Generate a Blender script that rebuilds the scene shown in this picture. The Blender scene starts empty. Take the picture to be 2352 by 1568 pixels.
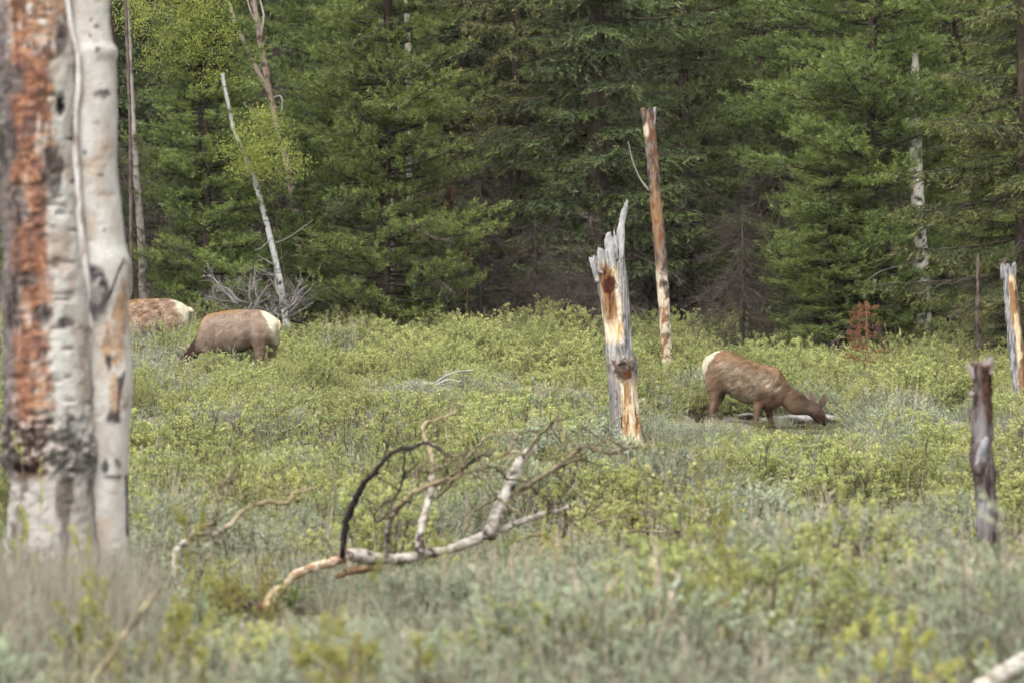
import bpy, math, random
import numpy as np

# ------------------------------------------------------------------ camera, sky, sun, exposure
scene = bpy.context.scene
COL = scene.collection
CZ = 1.6                      # camera height above the datum
W, H, F = 2352.0, 1568.0, 14300.0   # traced frame (pixels) and focal length in those pixels

cam_d = bpy.data.cameras.new('camera')
cam = bpy.data.objects.new('camera', cam_d)
COL.objects.link(cam)
cam.location = (0, 0, CZ)
cam.rotation_euler = (math.radians(90), 0, 0)
cam_d.sensor_width = 36.0
cam_d.lens = 36.0 * F / W
cam_d.clip_start = 0.5
cam_d.clip_end = 2000.0
cam_d.dof.use_dof = True
cam_d.dof.focus_distance = 82.0
cam_d.dof.aperture_fstop = 7.6
scene.camera = cam

SUN_EL, SUN_AZ = math.radians(54), math.radians(205)   # azimuth clockwise from +Y
world = bpy.data.worlds.new('World')
scene.world = world
world.use_nodes = True
nt = world.node_tree
nt.nodes.clear()
sky = nt.nodes.new('ShaderNodeTexSky')
sky.sky_type = 'NISHITA'
sky.sun_disc = False
sky.sun_elevation = SUN_EL
sky.sun_rotation = SUN_AZ
sky.air_density = 1.0
sky.dust_density = 4.0
hs = nt.nodes.new('ShaderNodeHueSaturation')      # cloud cover takes the blue out of the sky
hs.inputs['Saturation'].default_value = 0.05
bg = nt.nodes.new('ShaderNodeBackground')
bg.inputs['Strength'].default_value = 0.15
wo = nt.nodes.new('ShaderNodeOutputWorld')
nt.links.new(sky.outputs[0], hs.inputs['Color'])
nt.links.new(hs.outputs[0], bg.inputs['Color'])
nt.links.new(bg.outputs[0], wo.inputs['Surface'])

sun_d = bpy.data.lights.new('sun', 'SUN')
sun_d.energy = 1.4
sun_d.angle = math.radians(50)
sun_d.color = (1.0, 0.98, 0.95)
sun = bpy.data.objects.new('sun', sun_d)
COL.objects.link(sun)
sun.rotation_euler = (math.radians(90) - SUN_EL, 0, math.pi - SUN_AZ)
sun.location = (0, 60, 40)

scene.view_settings.view_transform = 'Standard'
scene.view_settings.look = 'None'
scene.view_settings.gamma = 1.0
scene.view_settings.use_curve_mapping = False
scene.view_settings.exposure = 1.1
scene.render.engine = 'CYCLES'
scene.cycles.max_bounces = 3
scene.cycles.diffuse_bounces = 2
scene.cycles.glossy_bounces = 2
scene.cycles.transmission_bounces = 2
scene.cycles.debug_use_spatial_splits = True
scene.cycles.use_adaptive_sampling = True
scene.cycles.adaptive_threshold = 0.05
scene.cycles.adaptive_min_samples = 12
scene.cycles.use_denoising = True

RNG = np.random.default_rng(7)

# ------------------------------------------------------------------ small maths
def lin(r, g, b):
    out = []
    for c in (r, g, b):
        c = c / 255.0
        out.append(c / 12.92 if c <= 0.04045 else ((c + 0.055) / 1.055) ** 2.4)
    return np.array(out)

def at(px, py, Y):
    return np.array([(px - W / 2) * Y / F, Y, CZ + (H / 2 - py) * Y / F])

def hash3(ix, iy, iz, seed):
    with np.errstate(over='ignore'):
        h = (ix.astype(np.uint32) * np.uint32(374761393) + iy.astype(np.uint32) * np.uint32(668265263)
             + iz.astype(np.uint32) * np.uint32(2147483647) + np.uint32((seed * 1274126177) & 0xffffffff))
        h = (h ^ (h >> np.uint32(13))) * np.uint32(1274126177)
        h = h ^ (h >> np.uint32(16))
        h = h * np.uint32(2246822519)
        h = h ^ (h >> np.uint32(15))
    return h.astype(np.float64) / 4294967295.0

def vnoise(p, seed=0):
    p = np.asarray(p, float)
    i = np.floor(p).astype(np.int64)
    f = p - i
    f = f * f * (3 - 2 * f)
    r = 0
    for dx in (0, 1):
        wx = f[:, 0] if dx else 1 - f[:, 0]
        for dy in (0, 1):
            wy = f[:, 1] if dy else 1 - f[:, 1]
            for dz in (0, 1):
                wz = f[:, 2] if dz else 1 - f[:, 2]
                r = r + wx * wy * wz * hash3(i[:, 0] + dx, i[:, 1] + dy, i[:, 2] + dz, seed)
    return r

def fbm(p, seed=0, octv=4):
    s, a, t = 0, 0.5, 0
    p = np.asarray(p, float)
    for o in range(octv):
        s = s + a * vnoise(p * (2.03 ** o), seed + o * 17)
        t += a
        a *= 0.5
    return s / t

def smooth(e0, e1, x):
    t = np.clip((x - e0) / (e1 - e0), 0, 1)
    return t * t * (3 - 2 * t)

def mixc(a, b, f):
    f = np.clip(np.asarray(f), 0, 1)[:, None]
    return a * (1 - f) + b * f

def unit(v):
    v = np.asarray(v, float)
    return v / np.maximum(np.linalg.norm(v, axis=-1, keepdims=True), 1e-9)

def crspline(pts, n):
    """Catmull-Rom through rows of pts (any width), n points per span."""
    P = np.asarray(pts, float)
    if len(P) < 3:
        t = np.linspace(0, 1, n * (len(P) - 1) + 1)[:, None]
        return P[0] * (1 - t) + P[-1] * t
    E = np.vstack([2 * P[0] - P[1], P, 2 * P[-1] - P[-2]])
    out = []
    for k in range(len(P) - 1):
        p0, p1, p2, p3 = E[k:k + 4]
        for t in np.linspace(0, 1, n, endpoint=False):
            out.append(0.5 * ((2 * p1) + (p2 - p0) * t + (2 * p0 - 5 * p1 + 4 * p2 - p3) * t * t
                              + (3 * p1 - p0 - 3 * p2 + p3) * t ** 3))
    out.append(P[-1])
    return np.array(out)

# ------------------------------------------------------------------ ground shape
PY = [0, 15, 28, 34, 45, 60, 75, 95, 110, 118, 128, 140, 170, 230, 300, 420]
PL = [-1.6, -1.45, -1.40, -1.47, -1.50, -1.42, -1.25, -1.08, -0.90, -0.56, -0.10, 0.35, 2.2, 10, 22, 45]
PC = [-1.6, -1.45, -1.40, -1.48, -1.52, -1.47, -1.35, -1.26, -1.02, -0.72, -0.22, 0.15, 2.0, 10, 22, 45]
PR = [-1.6, -1.45, -1.42, -1.50, -1.55, -1.52, -1.42, -1.46, -1.54, -1.10, -0.45, 0.0, 1.8, 10, 22, 45]
def ground(x, y):
    x = np.atleast_1d(np.asarray(x, float)); y = np.atleast_1d(np.asarray(y, float))
    l, c, r = np.interp(y, PY, PL), np.interp(y, PY, PC), np.interp(y, PY, PR)
    a = np.clip((x + 6) / 6, 0, 1); b = np.clip(x / 4, 0, 1)
    z = np.where(x < 0, l * (1 - a) + c * a, c * (1 - b) + r * b)
    n = fbm(np.stack([x * 0.5, y * 0.5, x * 0], 1), 3, 3) - 0.5
    return CZ + z + n * 0.14 * smooth(5, 20, y)

# ------------------------------------------------------------------ mesh helpers
class Acc:
    def __init__(s):
        s.V, s.T, s.C, s.S, s.M = [], [], [], [], []
        s.n = 0
    def add(s, V, T, C, smoothf=True, mat=0):
        V = np.asarray(V, float); T = np.asarray(T, np.int64)
        C = np.asarray(C, float)
        if C.ndim == 1:
            C = np.tile(C, (len(V), 1))
        s.V.append(V); s.T.append(T + s.n); s.C.append(C)
        s.S.append(np.full(len(T), smoothf)); s.M.append(np.full(len(T), mat, np.int32))
        s.n += len(V)
    def mesh(s, name, mats):
        V = np.vstack(s.V); T = np.vstack(s.T); C = np.vstack(s.C)
        return raw_mesh(name, V, T, C, np.concatenate(s.S), np.concatenate(s.M), mats)
    def obj(s, name, mats, parent=None):
        o = bpy.data.objects.new(name, s.mesh(name, mats))
        COL.objects.link(o)
        o.parent = parent
        return o

def raw_mesh(name, V, T, C, S, M, mats):
    me = bpy.data.meshes.new(name)
    me.vertices.add(len(V))
    me.vertices.foreach_set('co', V.astype(np.float32).ravel())
    me.loops.add(len(T) * 3)
    me.loops.foreach_set('vertex_index', T.astype(np.int32).ravel())
    me.polygons.add(len(T))
    me.polygons.foreach_set('loop_start', np.arange(0, len(T) * 3, 3, dtype=np.int32))
    me.polygons.foreach_set('use_smooth', np.asarray(S, bool))
    for m in (mats if isinstance(mats, (list, tuple)) else [mats]):
        me.materials.append(m)
    me.polygons.foreach_set('material_index', np.asarray(M, np.int32))
    me.update(calc_edges=True)
    ca = me.color_attributes.new('Col', 'FLOAT_COLOR', 'POINT')
    rgba = np.ones((len(V), 4), np.float32)
    rgba[:, :3] = np.clip(C, 0, 1)
    ca.data.foreach_set('color', rgba.ravel())
    return me

def grid_tris(nr, nc, wrap=True):
    r = np.arange(nr - 1)[:, None]; m = nc if wrap else nc - 1
    c = np.arange(m)[None, :]
    a = r * nc + c; b = r * nc + (c + 1) % nc; d = a + nc; e = b + nc
    return np.concatenate([np.stack([a, b, e], -1).reshape(-1, 3), np.stack([a, e, d], -1).reshape(-1, 3)])

def tube_geo(P, R, k=6, cap=True):
    P = np.asarray(P, float); R = np.asarray(R, float)
    n = len(P)
    T = unit(np.gradient(P, axis=0))
    ref = np.array([0.13, 0.97, 0.2]) if abs(T[:, 1]).mean() < 0.8 else np.array([1.0, 0.1, 0.0])
    A = unit(np.cross(T, ref)); B = np.cross(T, A)
    th = np.arange(k) * 2 * math.pi / k
    V = P[:, None, :] + R[:, None, None] * (np.cos(th)[None, :, None] * A[:, None, :] + np.sin(th)[None, :, None] * B[:, None, :])
    V = V.reshape(-1, 3)
    Tr = grid_tris(n, k)
    if cap:
        V = np.vstack([V, P[0], P[-1] + T[-1] * R[-1] * 0.5])
        i0, i1 = n * k, n * k + 1
        j = np.arange(k)
        Tr = np.vstack([Tr, np.stack([(j + 1) % k, j, np.full(k, i0)], -1),
                        np.stack([(n - 1) * k + j, (n - 1) * k + (j + 1) % k, np.full(k, i1)], -1)])
    return V, Tr

def blade_geo(P, D, S, L, Wd, fold=0.0):
    """kite shaped leaves: base P, direction D, side S"""
    n = len(P)
    L = np.broadcast_to(L, (n,))[:, None]; Wd = np.broadcast_to(Wd, (n,))[:, None]
    N = np.cross(D, S)
    mid = P + D * L * 0.52 + N * L * fold
    V = np.stack([P, mid + S * Wd * 0.5, P + D * L, mid - S * Wd * 0.5], 1).reshape(-1, 3)
    b = np.arange(n)[:, None] * 4
    T = np.concatenate([b + np.array([[0, 1, 2]]), b + np.array([[0, 2, 3]])])
    return V, T

def rand_unit(rng, n):
    return unit(rng.normal(size=(n, 3)))

def side_of(rng, D):
    return unit(np.cross(D, rand_unit(rng, len(D))))

# ------------------------------------------------------------------ materials
def base_mat(name):
    m = bpy.data.materials.new(name)
    m.use_nodes = True
    t = m.node_tree
    t.nodes.clear()
    return m, t

def bark_mat(name, rough=0.9, gain=1.0, scale=40.0, amount=0.35, bump=0.4, spec=0.2, stretch=(1, 1, 1)):
    m, t = base_mat(name)
    N, Lk = t.nodes, t.links
    att = N.new('ShaderNodeAttribute'); att.attribute_name = 'Col'
    tc = N.new('ShaderNodeTexCoord')
    mp = N.new('ShaderNodeMapping'); mp.inputs['Scale'].default_value = stretch
    nz = N.new('ShaderNodeTexNoise'); nz.inputs['Scale'].default_value = scale; nz.inputs['Detail'].default_value = 5
    mr = N.new('ShaderNodeMapRange')
    mr.inputs['From Min'].default_value = 0.25; mr.inputs['From Max'].default_value = 0.75
    mr.inputs['To Min'].default_value = gain * (1 - amount); mr.inputs['To Max'].default_value = gain * (1 + amount)
    mul = N.new('ShaderNodeVectorMath'); mul.operation = 'SCALE'
    bp = N.new('ShaderNodeBump'); bp.inputs['Strength'].default_value = bump; bp.inputs['Distance'].default_value = 0.01
    p = N.new('ShaderNodeBsdfPrincipled')
    p.inputs['Roughness'].default_value = rough
    p.inputs['Specular IOR Level'].default_value = spec
    o = N.new('ShaderNodeOutputMaterial')
    Lk.new(tc.outputs['Object'], mp.inputs['Vector']); Lk.new(mp.outputs[0], nz.inputs['Vector'])
    Lk.new(nz.outputs['Fac'], mr.inputs['Value'])
    Lk.new(att.outputs['Color'], mul.inputs[0]); Lk.new(mr.outputs[0], mul.inputs['Scale'])
    Lk.new(mul.outputs[0], p.inputs['Base Color'])
    Lk.new(nz.outputs['Fac'], bp.inputs['Height']); Lk.new(bp.outputs[0], p.inputs['Normal'])
    Lk.new(p.outputs[0], o.inputs['Surface'])
    return m

def leaf_mat(name, trans=0.35, var=0.25, hue=0.03, gloss=0.0):
    m, t = base_mat(name)
    N, Lk = t.nodes, t.links
    att = N.new('ShaderNodeAttribute'); att.attribute_name = 'Col'
    oi = N.new('ShaderNodeObjectInfo')
    hv = N.new('ShaderNodeHueSaturation')
    m1 = N.new('ShaderNodeMapRange')
    m1.inputs['To Min'].default_value = 1 - var; m1.inputs['To Max'].default_value = 1 + var
    m2 = N.new('ShaderNodeMapRange')
    m2.inputs['To Min'].default_value = 0.5 - hue; m2.inputs['To Max'].default_value = 0.5 + hue
    fr = N.new('ShaderNodeMath'); fr.operation = 'MULTIPLY'; fr.inputs[1].default_value = 7.31
    f2 = N.new('ShaderNodeMath'); f2.operation = 'FRACT'
    Lk.new(oi.outputs['Random'], m1.inputs['Value'])
    Lk.new(oi.outputs['Random'], fr.inputs[0]); Lk.new(fr.outputs[0], f2.inputs[0]); Lk.new(f2.outputs[0], m2.inputs['Value'])
    Lk.new(att.outputs['Color'], hv.inputs['Color'])
    Lk.new(m1.outputs[0], hv.inputs['Value']); Lk.new(m2.outputs[0], hv.inputs['Hue'])
    d = N.new('ShaderNodeBsdfDiffuse'); tr = N.new('ShaderNodeBsdfTranslucent')
    Lk.new(hv.outputs[0], d.inputs['Color']); Lk.new(hv.outputs[0], tr.inputs['Color'])
    mx = N.new('ShaderNodeMixShader'); mx.inputs[0].default_value = trans
    Lk.new(d.outputs[0], mx.inputs[1]); Lk.new(tr.outputs[0], mx.inputs[2])
    o = N.new('ShaderNodeOutputMaterial')
    last = mx
    if gloss > 0:
        g = N.new('ShaderNodeBsdfGlossy'); g.inputs['Roughness'].default_value = 0.45
        mg = N.new('ShaderNodeMixShader'); mg.inputs[0].default_value = gloss
        Lk.new(mx.outputs[0], mg.inputs[1]); Lk.new(g.outputs[0], mg.inputs[2])
        last = mg
    Lk.new(last.outputs[0], o.inputs['Surface'])
    return m

M_BARK = bark_mat('conifer_bark', scale=25, stretch=(1, 1, 0.3))
M_ASPEN = bark_mat('aspen_bark', gain=0.84, scale=60, amount=0.16, bump=0.5, stretch=(1, 1, 1.6))
M_WOOD = bark_mat('weathered_wood', gain=0.84, scale=55, amount=0.28, bump=0.5, stretch=(1, 1, 0.12))
M_TWIG = bark_mat('twig', scale=30, amount=0.2, bump=0.1)
M_FUR = bark_mat('elk_fur', gain=0.84, scale=45, amount=0.16, bump=0.35, rough=0.95, spec=0.08, stretch=(0.5, 1, 1.0))
M_NEEDLE = leaf_mat('needles', trans=0.22, var=0.14, hue=0.012, gloss=0.03)
M_LEAF = leaf_mat('shrub_leaves', trans=0.5, var=0.3, hue=0.015, gloss=0.02)
M_ASPEN_LEAF = leaf_mat('aspen_leaves', trans=0.5, var=0.0, hue=0.0)
M_RUST = leaf_mat('rusty_needles', trans=0.2, var=0.0, hue=0.0)
M_SAGE = leaf_mat('sage_leaves', trans=0.3, var=0.22, hue=0.015)
M_STRAW = leaf_mat('dry_stalks', trans=0.2, var=0.15, hue=0.01)
M_HAIR = leaf_mat('guard_hair', trans=0.1, var=0.0, hue=0.0)

def tag(o, label=None, cat=None, group=None, kind=None):
    if label: o['label'] = label
    if cat: o['category'] = cat
    if group: o['group'] = group
    if kind: o['kind'] = kind
    return o

def empty(name, loc, rz=0.0):
    e = bpy.data.objects.new(name, None)
    COL.objects.link(e)
    e.location = tuple(float(v) for v in loc)
    e.rotation_euler = (0, 0, rz)
    e.empty_display_size = 0.2
    return e

def link_mesh(name, me, parent=None):
    o = bpy.data.objects.new(name, me)
    COL.objects.link(o)
    o.parent = parent
    return o

#%%STRUCTURE
# ------------------------------------------------------------------ ground
def build_ground():
    ys = np.concatenate([np.linspace(-40, 10, 12), np.linspace(12, 150, 150), np.linspace(155, 420, 30)])
    xs = np.concatenate([np.linspace(-260, -24, 30), np.linspace(-22, 22, 90), np.linspace(24, 260, 30)])
    X, Y = np.meshgrid(xs, ys)
    V = np.stack([X.ravel(), Y.ravel(), ground(X.ravel(), Y.ravel())], 1)
    T = grid_tris(len(ys), len(xs), wrap=False)
    m, t = base_mat('meadow_soil')
    N, Lk = t.nodes, t.links
    tc = N.new('ShaderNodeTexCoord')
    n1 = N.new('ShaderNodeTexNoise'); n1.inputs['Scale'].default_value = 1.3; n1.inputs['Detail'].default_value = 8
    n2 = N.new('ShaderNodeTexNoise'); n2.inputs['Scale'].default_value = 22; n2.inputs['Detail'].default_value = 6
    r1 = N.new('ShaderNodeValToRGB')
    e = r1.color_ramp.elements
    e[0].position = 0.35; e[0].color = (0.055, 0.045, 0.033, 1)
    e[1].position = 0.68; e[1].color = (0.13, 0.115, 0.075, 1)
    k = e.new(0.5); k.color = (0.085, 0.085, 0.05, 1)
    mr = N.new('ShaderNodeMapRange'); mr.inputs['To Min'].default_value = 0.55; mr.inputs['To Max'].default_value = 1.35
    sc = N.new('ShaderNodeVectorMath'); sc.operation = 'SCALE'
    bp = N.new('ShaderNodeBump'); bp.inputs['Strength'].default_value = 0.8; bp.inputs['Distance'].default_value = 0.05
    p = N.new('ShaderNodeBsdfPrincipled'); p.inputs['Roughness'].default_value = 1.0; p.inputs['Specular IOR Level'].default_value = 0.05
    o = N.new('ShaderNodeOutputMaterial')
    Lk.new(tc.outputs['Object'], n1.inputs['Vector']); Lk.new(tc.outputs['Object'], n2.inputs['Vector'])
    Lk.new(n1.outputs['Fac'], r1.inputs['Fac']); Lk.new(n2.outputs['Fac'], mr.inputs['Value'])
    Lk.new(r1.outputs['Color'], sc.inputs[0]); Lk.new(mr.outputs[0], sc.inputs['Scale'])
    Lk.new(sc.outputs[0], p.inputs['Base Color']); Lk.new(n2.outputs['Fac'], bp.inputs['Height']); Lk.new(bp.outputs[0], p.inputs['Normal'])
    Lk.new(p.outputs[0], o.inputs['Surface'])
    me = raw_mesh('ground', V, T, np.full((len(V), 3), 0.1), np.ones(len(T), bool), np.zeros(len(T)), m)
    g = link_mesh('ground', me)
    tag(g, 'meadow soil rising to the forest floor', 'ground', kind='structure')
build_ground()

# ------------------------------------------------------------------ conifers
def fir_branch(rng, L):
    nl = int(L * 7.5) + 4
    t = np.repeat(np.linspace(0.14, 0.99, nl), 2) + rng.uniform(-0.02, 0.02, nl * 2)
    side = np.tile([1.0, -1.0], nl)
    a, b = rng.uniform(-0.34, -0.1), rng.uniform(0.05, 0.2)
    bend = rng.uniform(-0.15, 0.15)
    ax = lambda u: np.stack([L * u, L * bend * u * u, L * (a * u + b * u * u)], -1)
    A = ax(t)
    ang = np.radians(rng.uniform(45, 68, nl * 2))
    d = unit(np.stack([np.cos(ang), side * np.sin(ang), rng.uniform(-0.38, 0.02, nl * 2)], 1))
    t = np.clip(t, 0.02, 0.995)
    l = (0.42 * L * (1 - t) ** 0.8 + 0.13) * rng.uniform(0.6, 1.15, nl * 2)
    l = np.minimum(l, 0.95)
    m = np.ceil(l / 0.07).astype(int)
    idx = np.repeat(np.arange(nl * 2), m)
    u = np.concatenate([(np.arange(k) + 0.6) / k for k in m])
    P = A[idx] + d[idx] * (u * l[idx])[:, None]
    P[:, 2] -= 0.28 * (u ** 2) * l[idx]
    tw = np.where(rng.random(len(u)) < 0.5, 1.0, -1.0) * np.radians(rng.uniform(20, 62, len(u)))
    dd = d[idx]
    D = np.stack([dd[:, 0] * np.cos(tw) - dd[:, 1] * np.sin(tw), dd[:, 0] * np.sin(tw) + dd[:, 1] * np.cos(tw),
                  dd[:, 2] - rng.uniform(-0.05, 0.7, len(u))], 1)
    D = unit(D)
    tip = (u > 0.72) | (t[idx] > 0.93)
    axis = ax(np.linspace(0, 1, 7))
    lat = (A, A + d * l[:, None] - np.stack([0 * l, 0 * l, 0.28 * l], 1))
    return P, D, tip, axis, lat

def pine_branch(rng, L):
    a, b = rng.uniform(-0.18, 0.1), rng.uniform(0.08, 0.32)
    bend = rng.uniform(-0.2, 0.2)
    ax = lambda u: np.stack([L * u, L * bend * u * u, L * (a * u + b * u * u)], -1)
    ns = int(6 + L * 6)
    t = np.concatenate([np.linspace(0.3, 0.97, ns) + rng.uniform(-0.04, 0.04, ns), [1.0]])
    side = np.where(np.arange(ns + 1) % 2, 1.0, -1.0)
    ang = np.radians(rng.uniform(25, 60, ns + 1)); ang[-1] = 0
    d = unit(np.stack([np.cos(ang), side * np.sin(ang), rng.uniform(-0.05, 0.6, ns + 1)], 1))
    l = (0.34 * L * (1.15 - t) + 0.16) * rng.uniform(0.6, 1.2, ns + 1)
    A = ax(t)
    # shoots carried by each side branch
    SP, SD = [], []
    for k in range(ns + 1):
        m = max(2, int(l[k] / 0.11))
        u = np.linspace(0.35, 1.0, m)
        p = A[k] + d[k] * (u * l[k])[:, None]
        q = unit(d[k] + rng.normal(0, 0.5, (m, 3)) + np.array([0, 0, 0.45]))
        q[-1] = unit(d[k] + np.array([0, 0, 0.3]))
        SP.append(p); SD.append(q)
    SP = np.vstack(SP); SD = np.vstack(SD)
    axis = ax(np.linspace(0, 1, 7))
    return SP, SD, axis, (A, A + d * l[:, None])

def rotz(V, a):
    c, s = math.cos(a), math.sin(a)
    return np.stack([V[:, 0] * c - V[:, 1] * s, V[:, 0] * s + V[:, 1] * c, V[:, 2]], 1)

def thin_segments(acc, P0, P1, r0, r1, col, k=3):
    """many straight thin twigs at once"""
    n = len(P0)
    T = unit(P1 - P0)
    A = unit(np.cross(T, np.array([0.21, 0.4, 0.89]))); B = np.cross(T, A)
    th = np.arange(k) * 2 * math.pi / k
    ring = np.cos(th)[None, :, None] * A[:, None, :] + np.sin(th)[None, :, None] * B[:, None, :]
    r0 = np.broadcast_to(r0, (n,))[:, None, None]; r1 = np.broadcast_to(r1, (n,))[:, None, None]
    V = np.concatenate([P0[:, None, :] + ring * r0, P1[:, None, :] + ring * r1], 1).reshape(-1, 3)
    b = np.arange(n)[:, None] * 2 * k
    Ts = []
    for j in range(k):
        jn = (j + 1) % k
        Ts.append(b + np.array([[j, jn, k + jn]])); Ts.append(b + np.array([[j, k + jn, k + j]]))
    col = np.asarray(col)
    if col.ndim == 2:
        col = np.repeat(col, 2 * k, axis=0)
    acc.add(V, np.concatenate(Ts), col, True)

def dead_branches(acc, rng, zs, Ls, col, r=0.012, sub=10, trunk_r=0.12, droop=0.4):
    for z, L in zip(zs, Ls):
        az = rng.uniform(0, 2 * math.pi)
        a, b = rng.uniform(-droop, 0.1), rng.uniform(-0.25, 0.25)
        u = np.linspace(0, 1, 6)
        ax = np.stack([trunk_r * 0.5 + L * u, L * b * u * u + rng.normal(0, 0.02 * L, 6), z + L * (a * u - 0.15 * u * u) + rng.normal(0, 0.015 * L, 6)], 1)
        ax = rotz(ax, az)
        V, T = tube_geo(ax, np.linspace(r, r * 0.3, 6), 4, False)
        acc.add(V, T, col * rng.uniform(0.7, 1.25))
        m = int(sub * L)
        uu = rng.uniform(0.15, 1, m)
        k = uu * 5; i0 = np.minimum(k.astype(int), 4); fr = (k - i0)[:, None]
        P0 = ax[i0] * (1 - fr) + ax[i0 + 1] * fr
        D = unit(unit(ax[i0 + 1] - ax[i0]) + rng.normal(0, 0.75, (m, 3)) + np.array([0, 0, -0.15]))
        l = rng.uniform(0.15, 0.55, m) * (1.2 - uu * 0.6) * min(1.3, L)
        P1 = P0 + D * l[:, None]
        thin_segments(acc, P0, P1, 0.0045, 0.002, col * rng.uniform(0.75, 1.3, (m, 1)))
        P2 = P0 + (P1 - P0) * rng.uniform(0.3, 0.9, (m, 1))
        D2 = unit(D + rng.normal(0, 0.8, (m, 3)))
        thin_segments(acc, P2, P2 + D2 * (l * 0.5)[:, None], 0.003, 0.0015, col * rng.uniform(0.75, 1.3, (m, 1)))

def trunk_geo(acc, rng, Ht, r0, col, lean=0.0, n=40, k=14, amp=0.12, seed=1):
    z = np.linspace(-0.35, Ht, n)
    r = r0 * np.clip(1 - z / (Ht * 1.02), 0.03, 1) ** 0.8 * (1 + 0.35 * np.exp(-np.clip(z, 0, 99) * 3))
    cx = lean * z + 0.05 * np.sin(z * 0.5 + seed); cy = 0.05 * np.cos(z * 0.43 + seed * 2)
    th = np.arange(k) * 2 * math.pi / k
    nz = fbm(np.stack([np.cos(th)[None, :] * 2 + 0 * z[:, None], np.sin(th)[None, :] * 2 + 0 * z[:, None], z[:, None] * 1.2 + 0 * th[None, :]], -1).reshape(-1, 3), seed, 3).reshape(n, k)
    R = r[:, None] * (1 + amp * (nz - 0.5) * 2)
    V = np.stack([cx[:, None] + R * np.cos(th), cy[:, None] + R * np.sin(th), z[:, None] + 0 * R], -1).reshape(-1, 3)
    C = col[None, :] * (0.6 + 0.8 * nz.reshape(-1)[:, None])
    acc.add(V, grid_tris(n, k), C)
    return lambda zz: (lean * zz + 0.05 * math.sin(zz * 0.5 + seed), 0.05 * math.cos(zz * 0.43 + seed * 2))

FIR_A, FIR_B = lin(66, 80, 46), lin(88, 102, 56)
FIR_TIP = lin(112, 122, 66)
PINE_A, PINE_B = lin(84, 100, 50), lin(116, 131, 64)
PINE_TIP = lin(144, 154, 84)

def make_conifer(kind, seed, Ht=14.0, z0=1.0, Lmax=3.0, cols=None, r0=0.2, step=0.27, dens=1.0, deadz=(0.2, 2.5), ndead=26, nper=4):
    rng = np.random.default_rng(seed)
    ta, ca, da = Acc(), Acc(), Acc()
    ca_dead = da
    bark = lin(70, 60, 50)
    cen = trunk_geo(ta, rng, Ht, r0, bark, seed=seed)
    cA, cB, cT = cols
    z = z0
    while z < Ht - 0.4:
        frac = (z - z0) / (Ht - z0)
        prof = (1 - frac) ** 0.75 * min(1.0, 0.55 + (z - z0) * 0.35)
        nb = int(rng.integers(nper - 1, nper + 2)) if z < 9.5 else 3
        a0 = rng.uniform(0, 6.28)
        wl = rng.uniform(0.72, 1.15)
        for k in range(nb):
            L = max(0.35, Lmax * prof * wl * rng.uniform(0.4, 1.2))
            az = a0 + k * 6.28 / nb + rng.uniform(-0.7, 0.7)
            cx, cy = cen(z)
            org = np.array([cx, cy, z + rng.uniform(-0.14, 0.14)])
            if rng.random() < 0.10:
                dead_branches(ca_dead, rng, [z], [L * 0.8], lin(104, 92, 84), trunk_r=0.05, sub=14)
                continue
            bc = rng.uniform(0, 1)
            bcol = cA * (1 - bc) + cB * bc
            if kind == 'fir':
                P, D, tip, axis, lat = fir_branch(rng, L)
                keep = rng.random(len(P)) < dens
                P, D, tip = P[keep], D[keep], tip[keep]
                for rep in range(2):
                    n = len(P)
                    Dk = unit(D + rng.normal(0, 0.3, (n, 3)))
                    S = side_of(rng, Dk)
                    V, T = blade_geo(P - Dk * 0.015, Dk, S, rng.uniform(0.08, 0.16, n), rng.uniform(0.02, 0.036, n), 0.05)
                    C = np.where(tip[:, None], bcol * 0.5 + cT * 0.5, bcol) * rng.uniform(0.75, 1.25, (n, 1))
                    ca.add(rotz(V, az) + org, T, np.repeat(C, 4, 0), False)
            else:
                P, D, axis, lat = pine_branch(rng, L)
                nn = 20
                n = len(P) * nn
                Pb = np.repeat(P, nn, 0); Db = np.repeat(D, nn, 0)
                u = rng.uniform(-0.02, 0.13, n)
                Dk = unit(Db * rng.uniform(0.35, 1.3, (n, 1)) + rand_unit(rng, n))
                S = side_of(rng, Dk)
                V, T = blade_geo(Pb + Db * u[:, None], Dk, S, rng.uniform(0.06, 0.105, n), rng.uniform(0.011, 0.018, n), 0.0)
                sh = np.repeat(rng.uniform(0.8, 1.2, len(P)), nn)[:, None]
                C = (bcol * (u < 0.085)[:, None] + (0.5 * bcol + 0.5 * cT) * (u >= 0.085)[:, None]) * sh * rng.uniform(0.85, 1.15, (n, 1))
                ca.add(rotz(V, az) + org, T, np.repeat(C, 4, 0), False)
            V, T = tube_geo(rotz(axis, az) + org, np.linspace(0.012 + 0.009 * L, 0.004, len(axis)), 4, False)
            ca.add(V, T, bark * 0.8, True, 1)
            la, lb = lat
            tmp = Acc(); thin_segments(tmp, rotz(la, az) + org, rotz(lb, az) + org, 0.006, 0.002, bark * 0.8)
            ca.add(tmp.V[0], tmp.T[0], tmp.C[0], True, 1)
        z += step * rng.uniform(0.5, 1.6) * (1.0 if z < 9.5 else 1.5)
    if ndead:
        dead_branches(da, rng, rng.uniform(deadz[0], deadz[1], ndead), rng.uniform(0.7, 2.2, ndead), lin(108, 97, 90), trunk_r=r0, sub=18)
    meshes = [('trunk', ta.mesh('conifer_trunk', M_BARK)), ('crown', ca.mesh('conifer_crown', [M_NEEDLE, M_TWIG]))]
    if ndead:
        meshes.append(('dead_branches', da.mesh('conifer_dead_branches', M_TWIG)))
    return meshes

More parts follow.
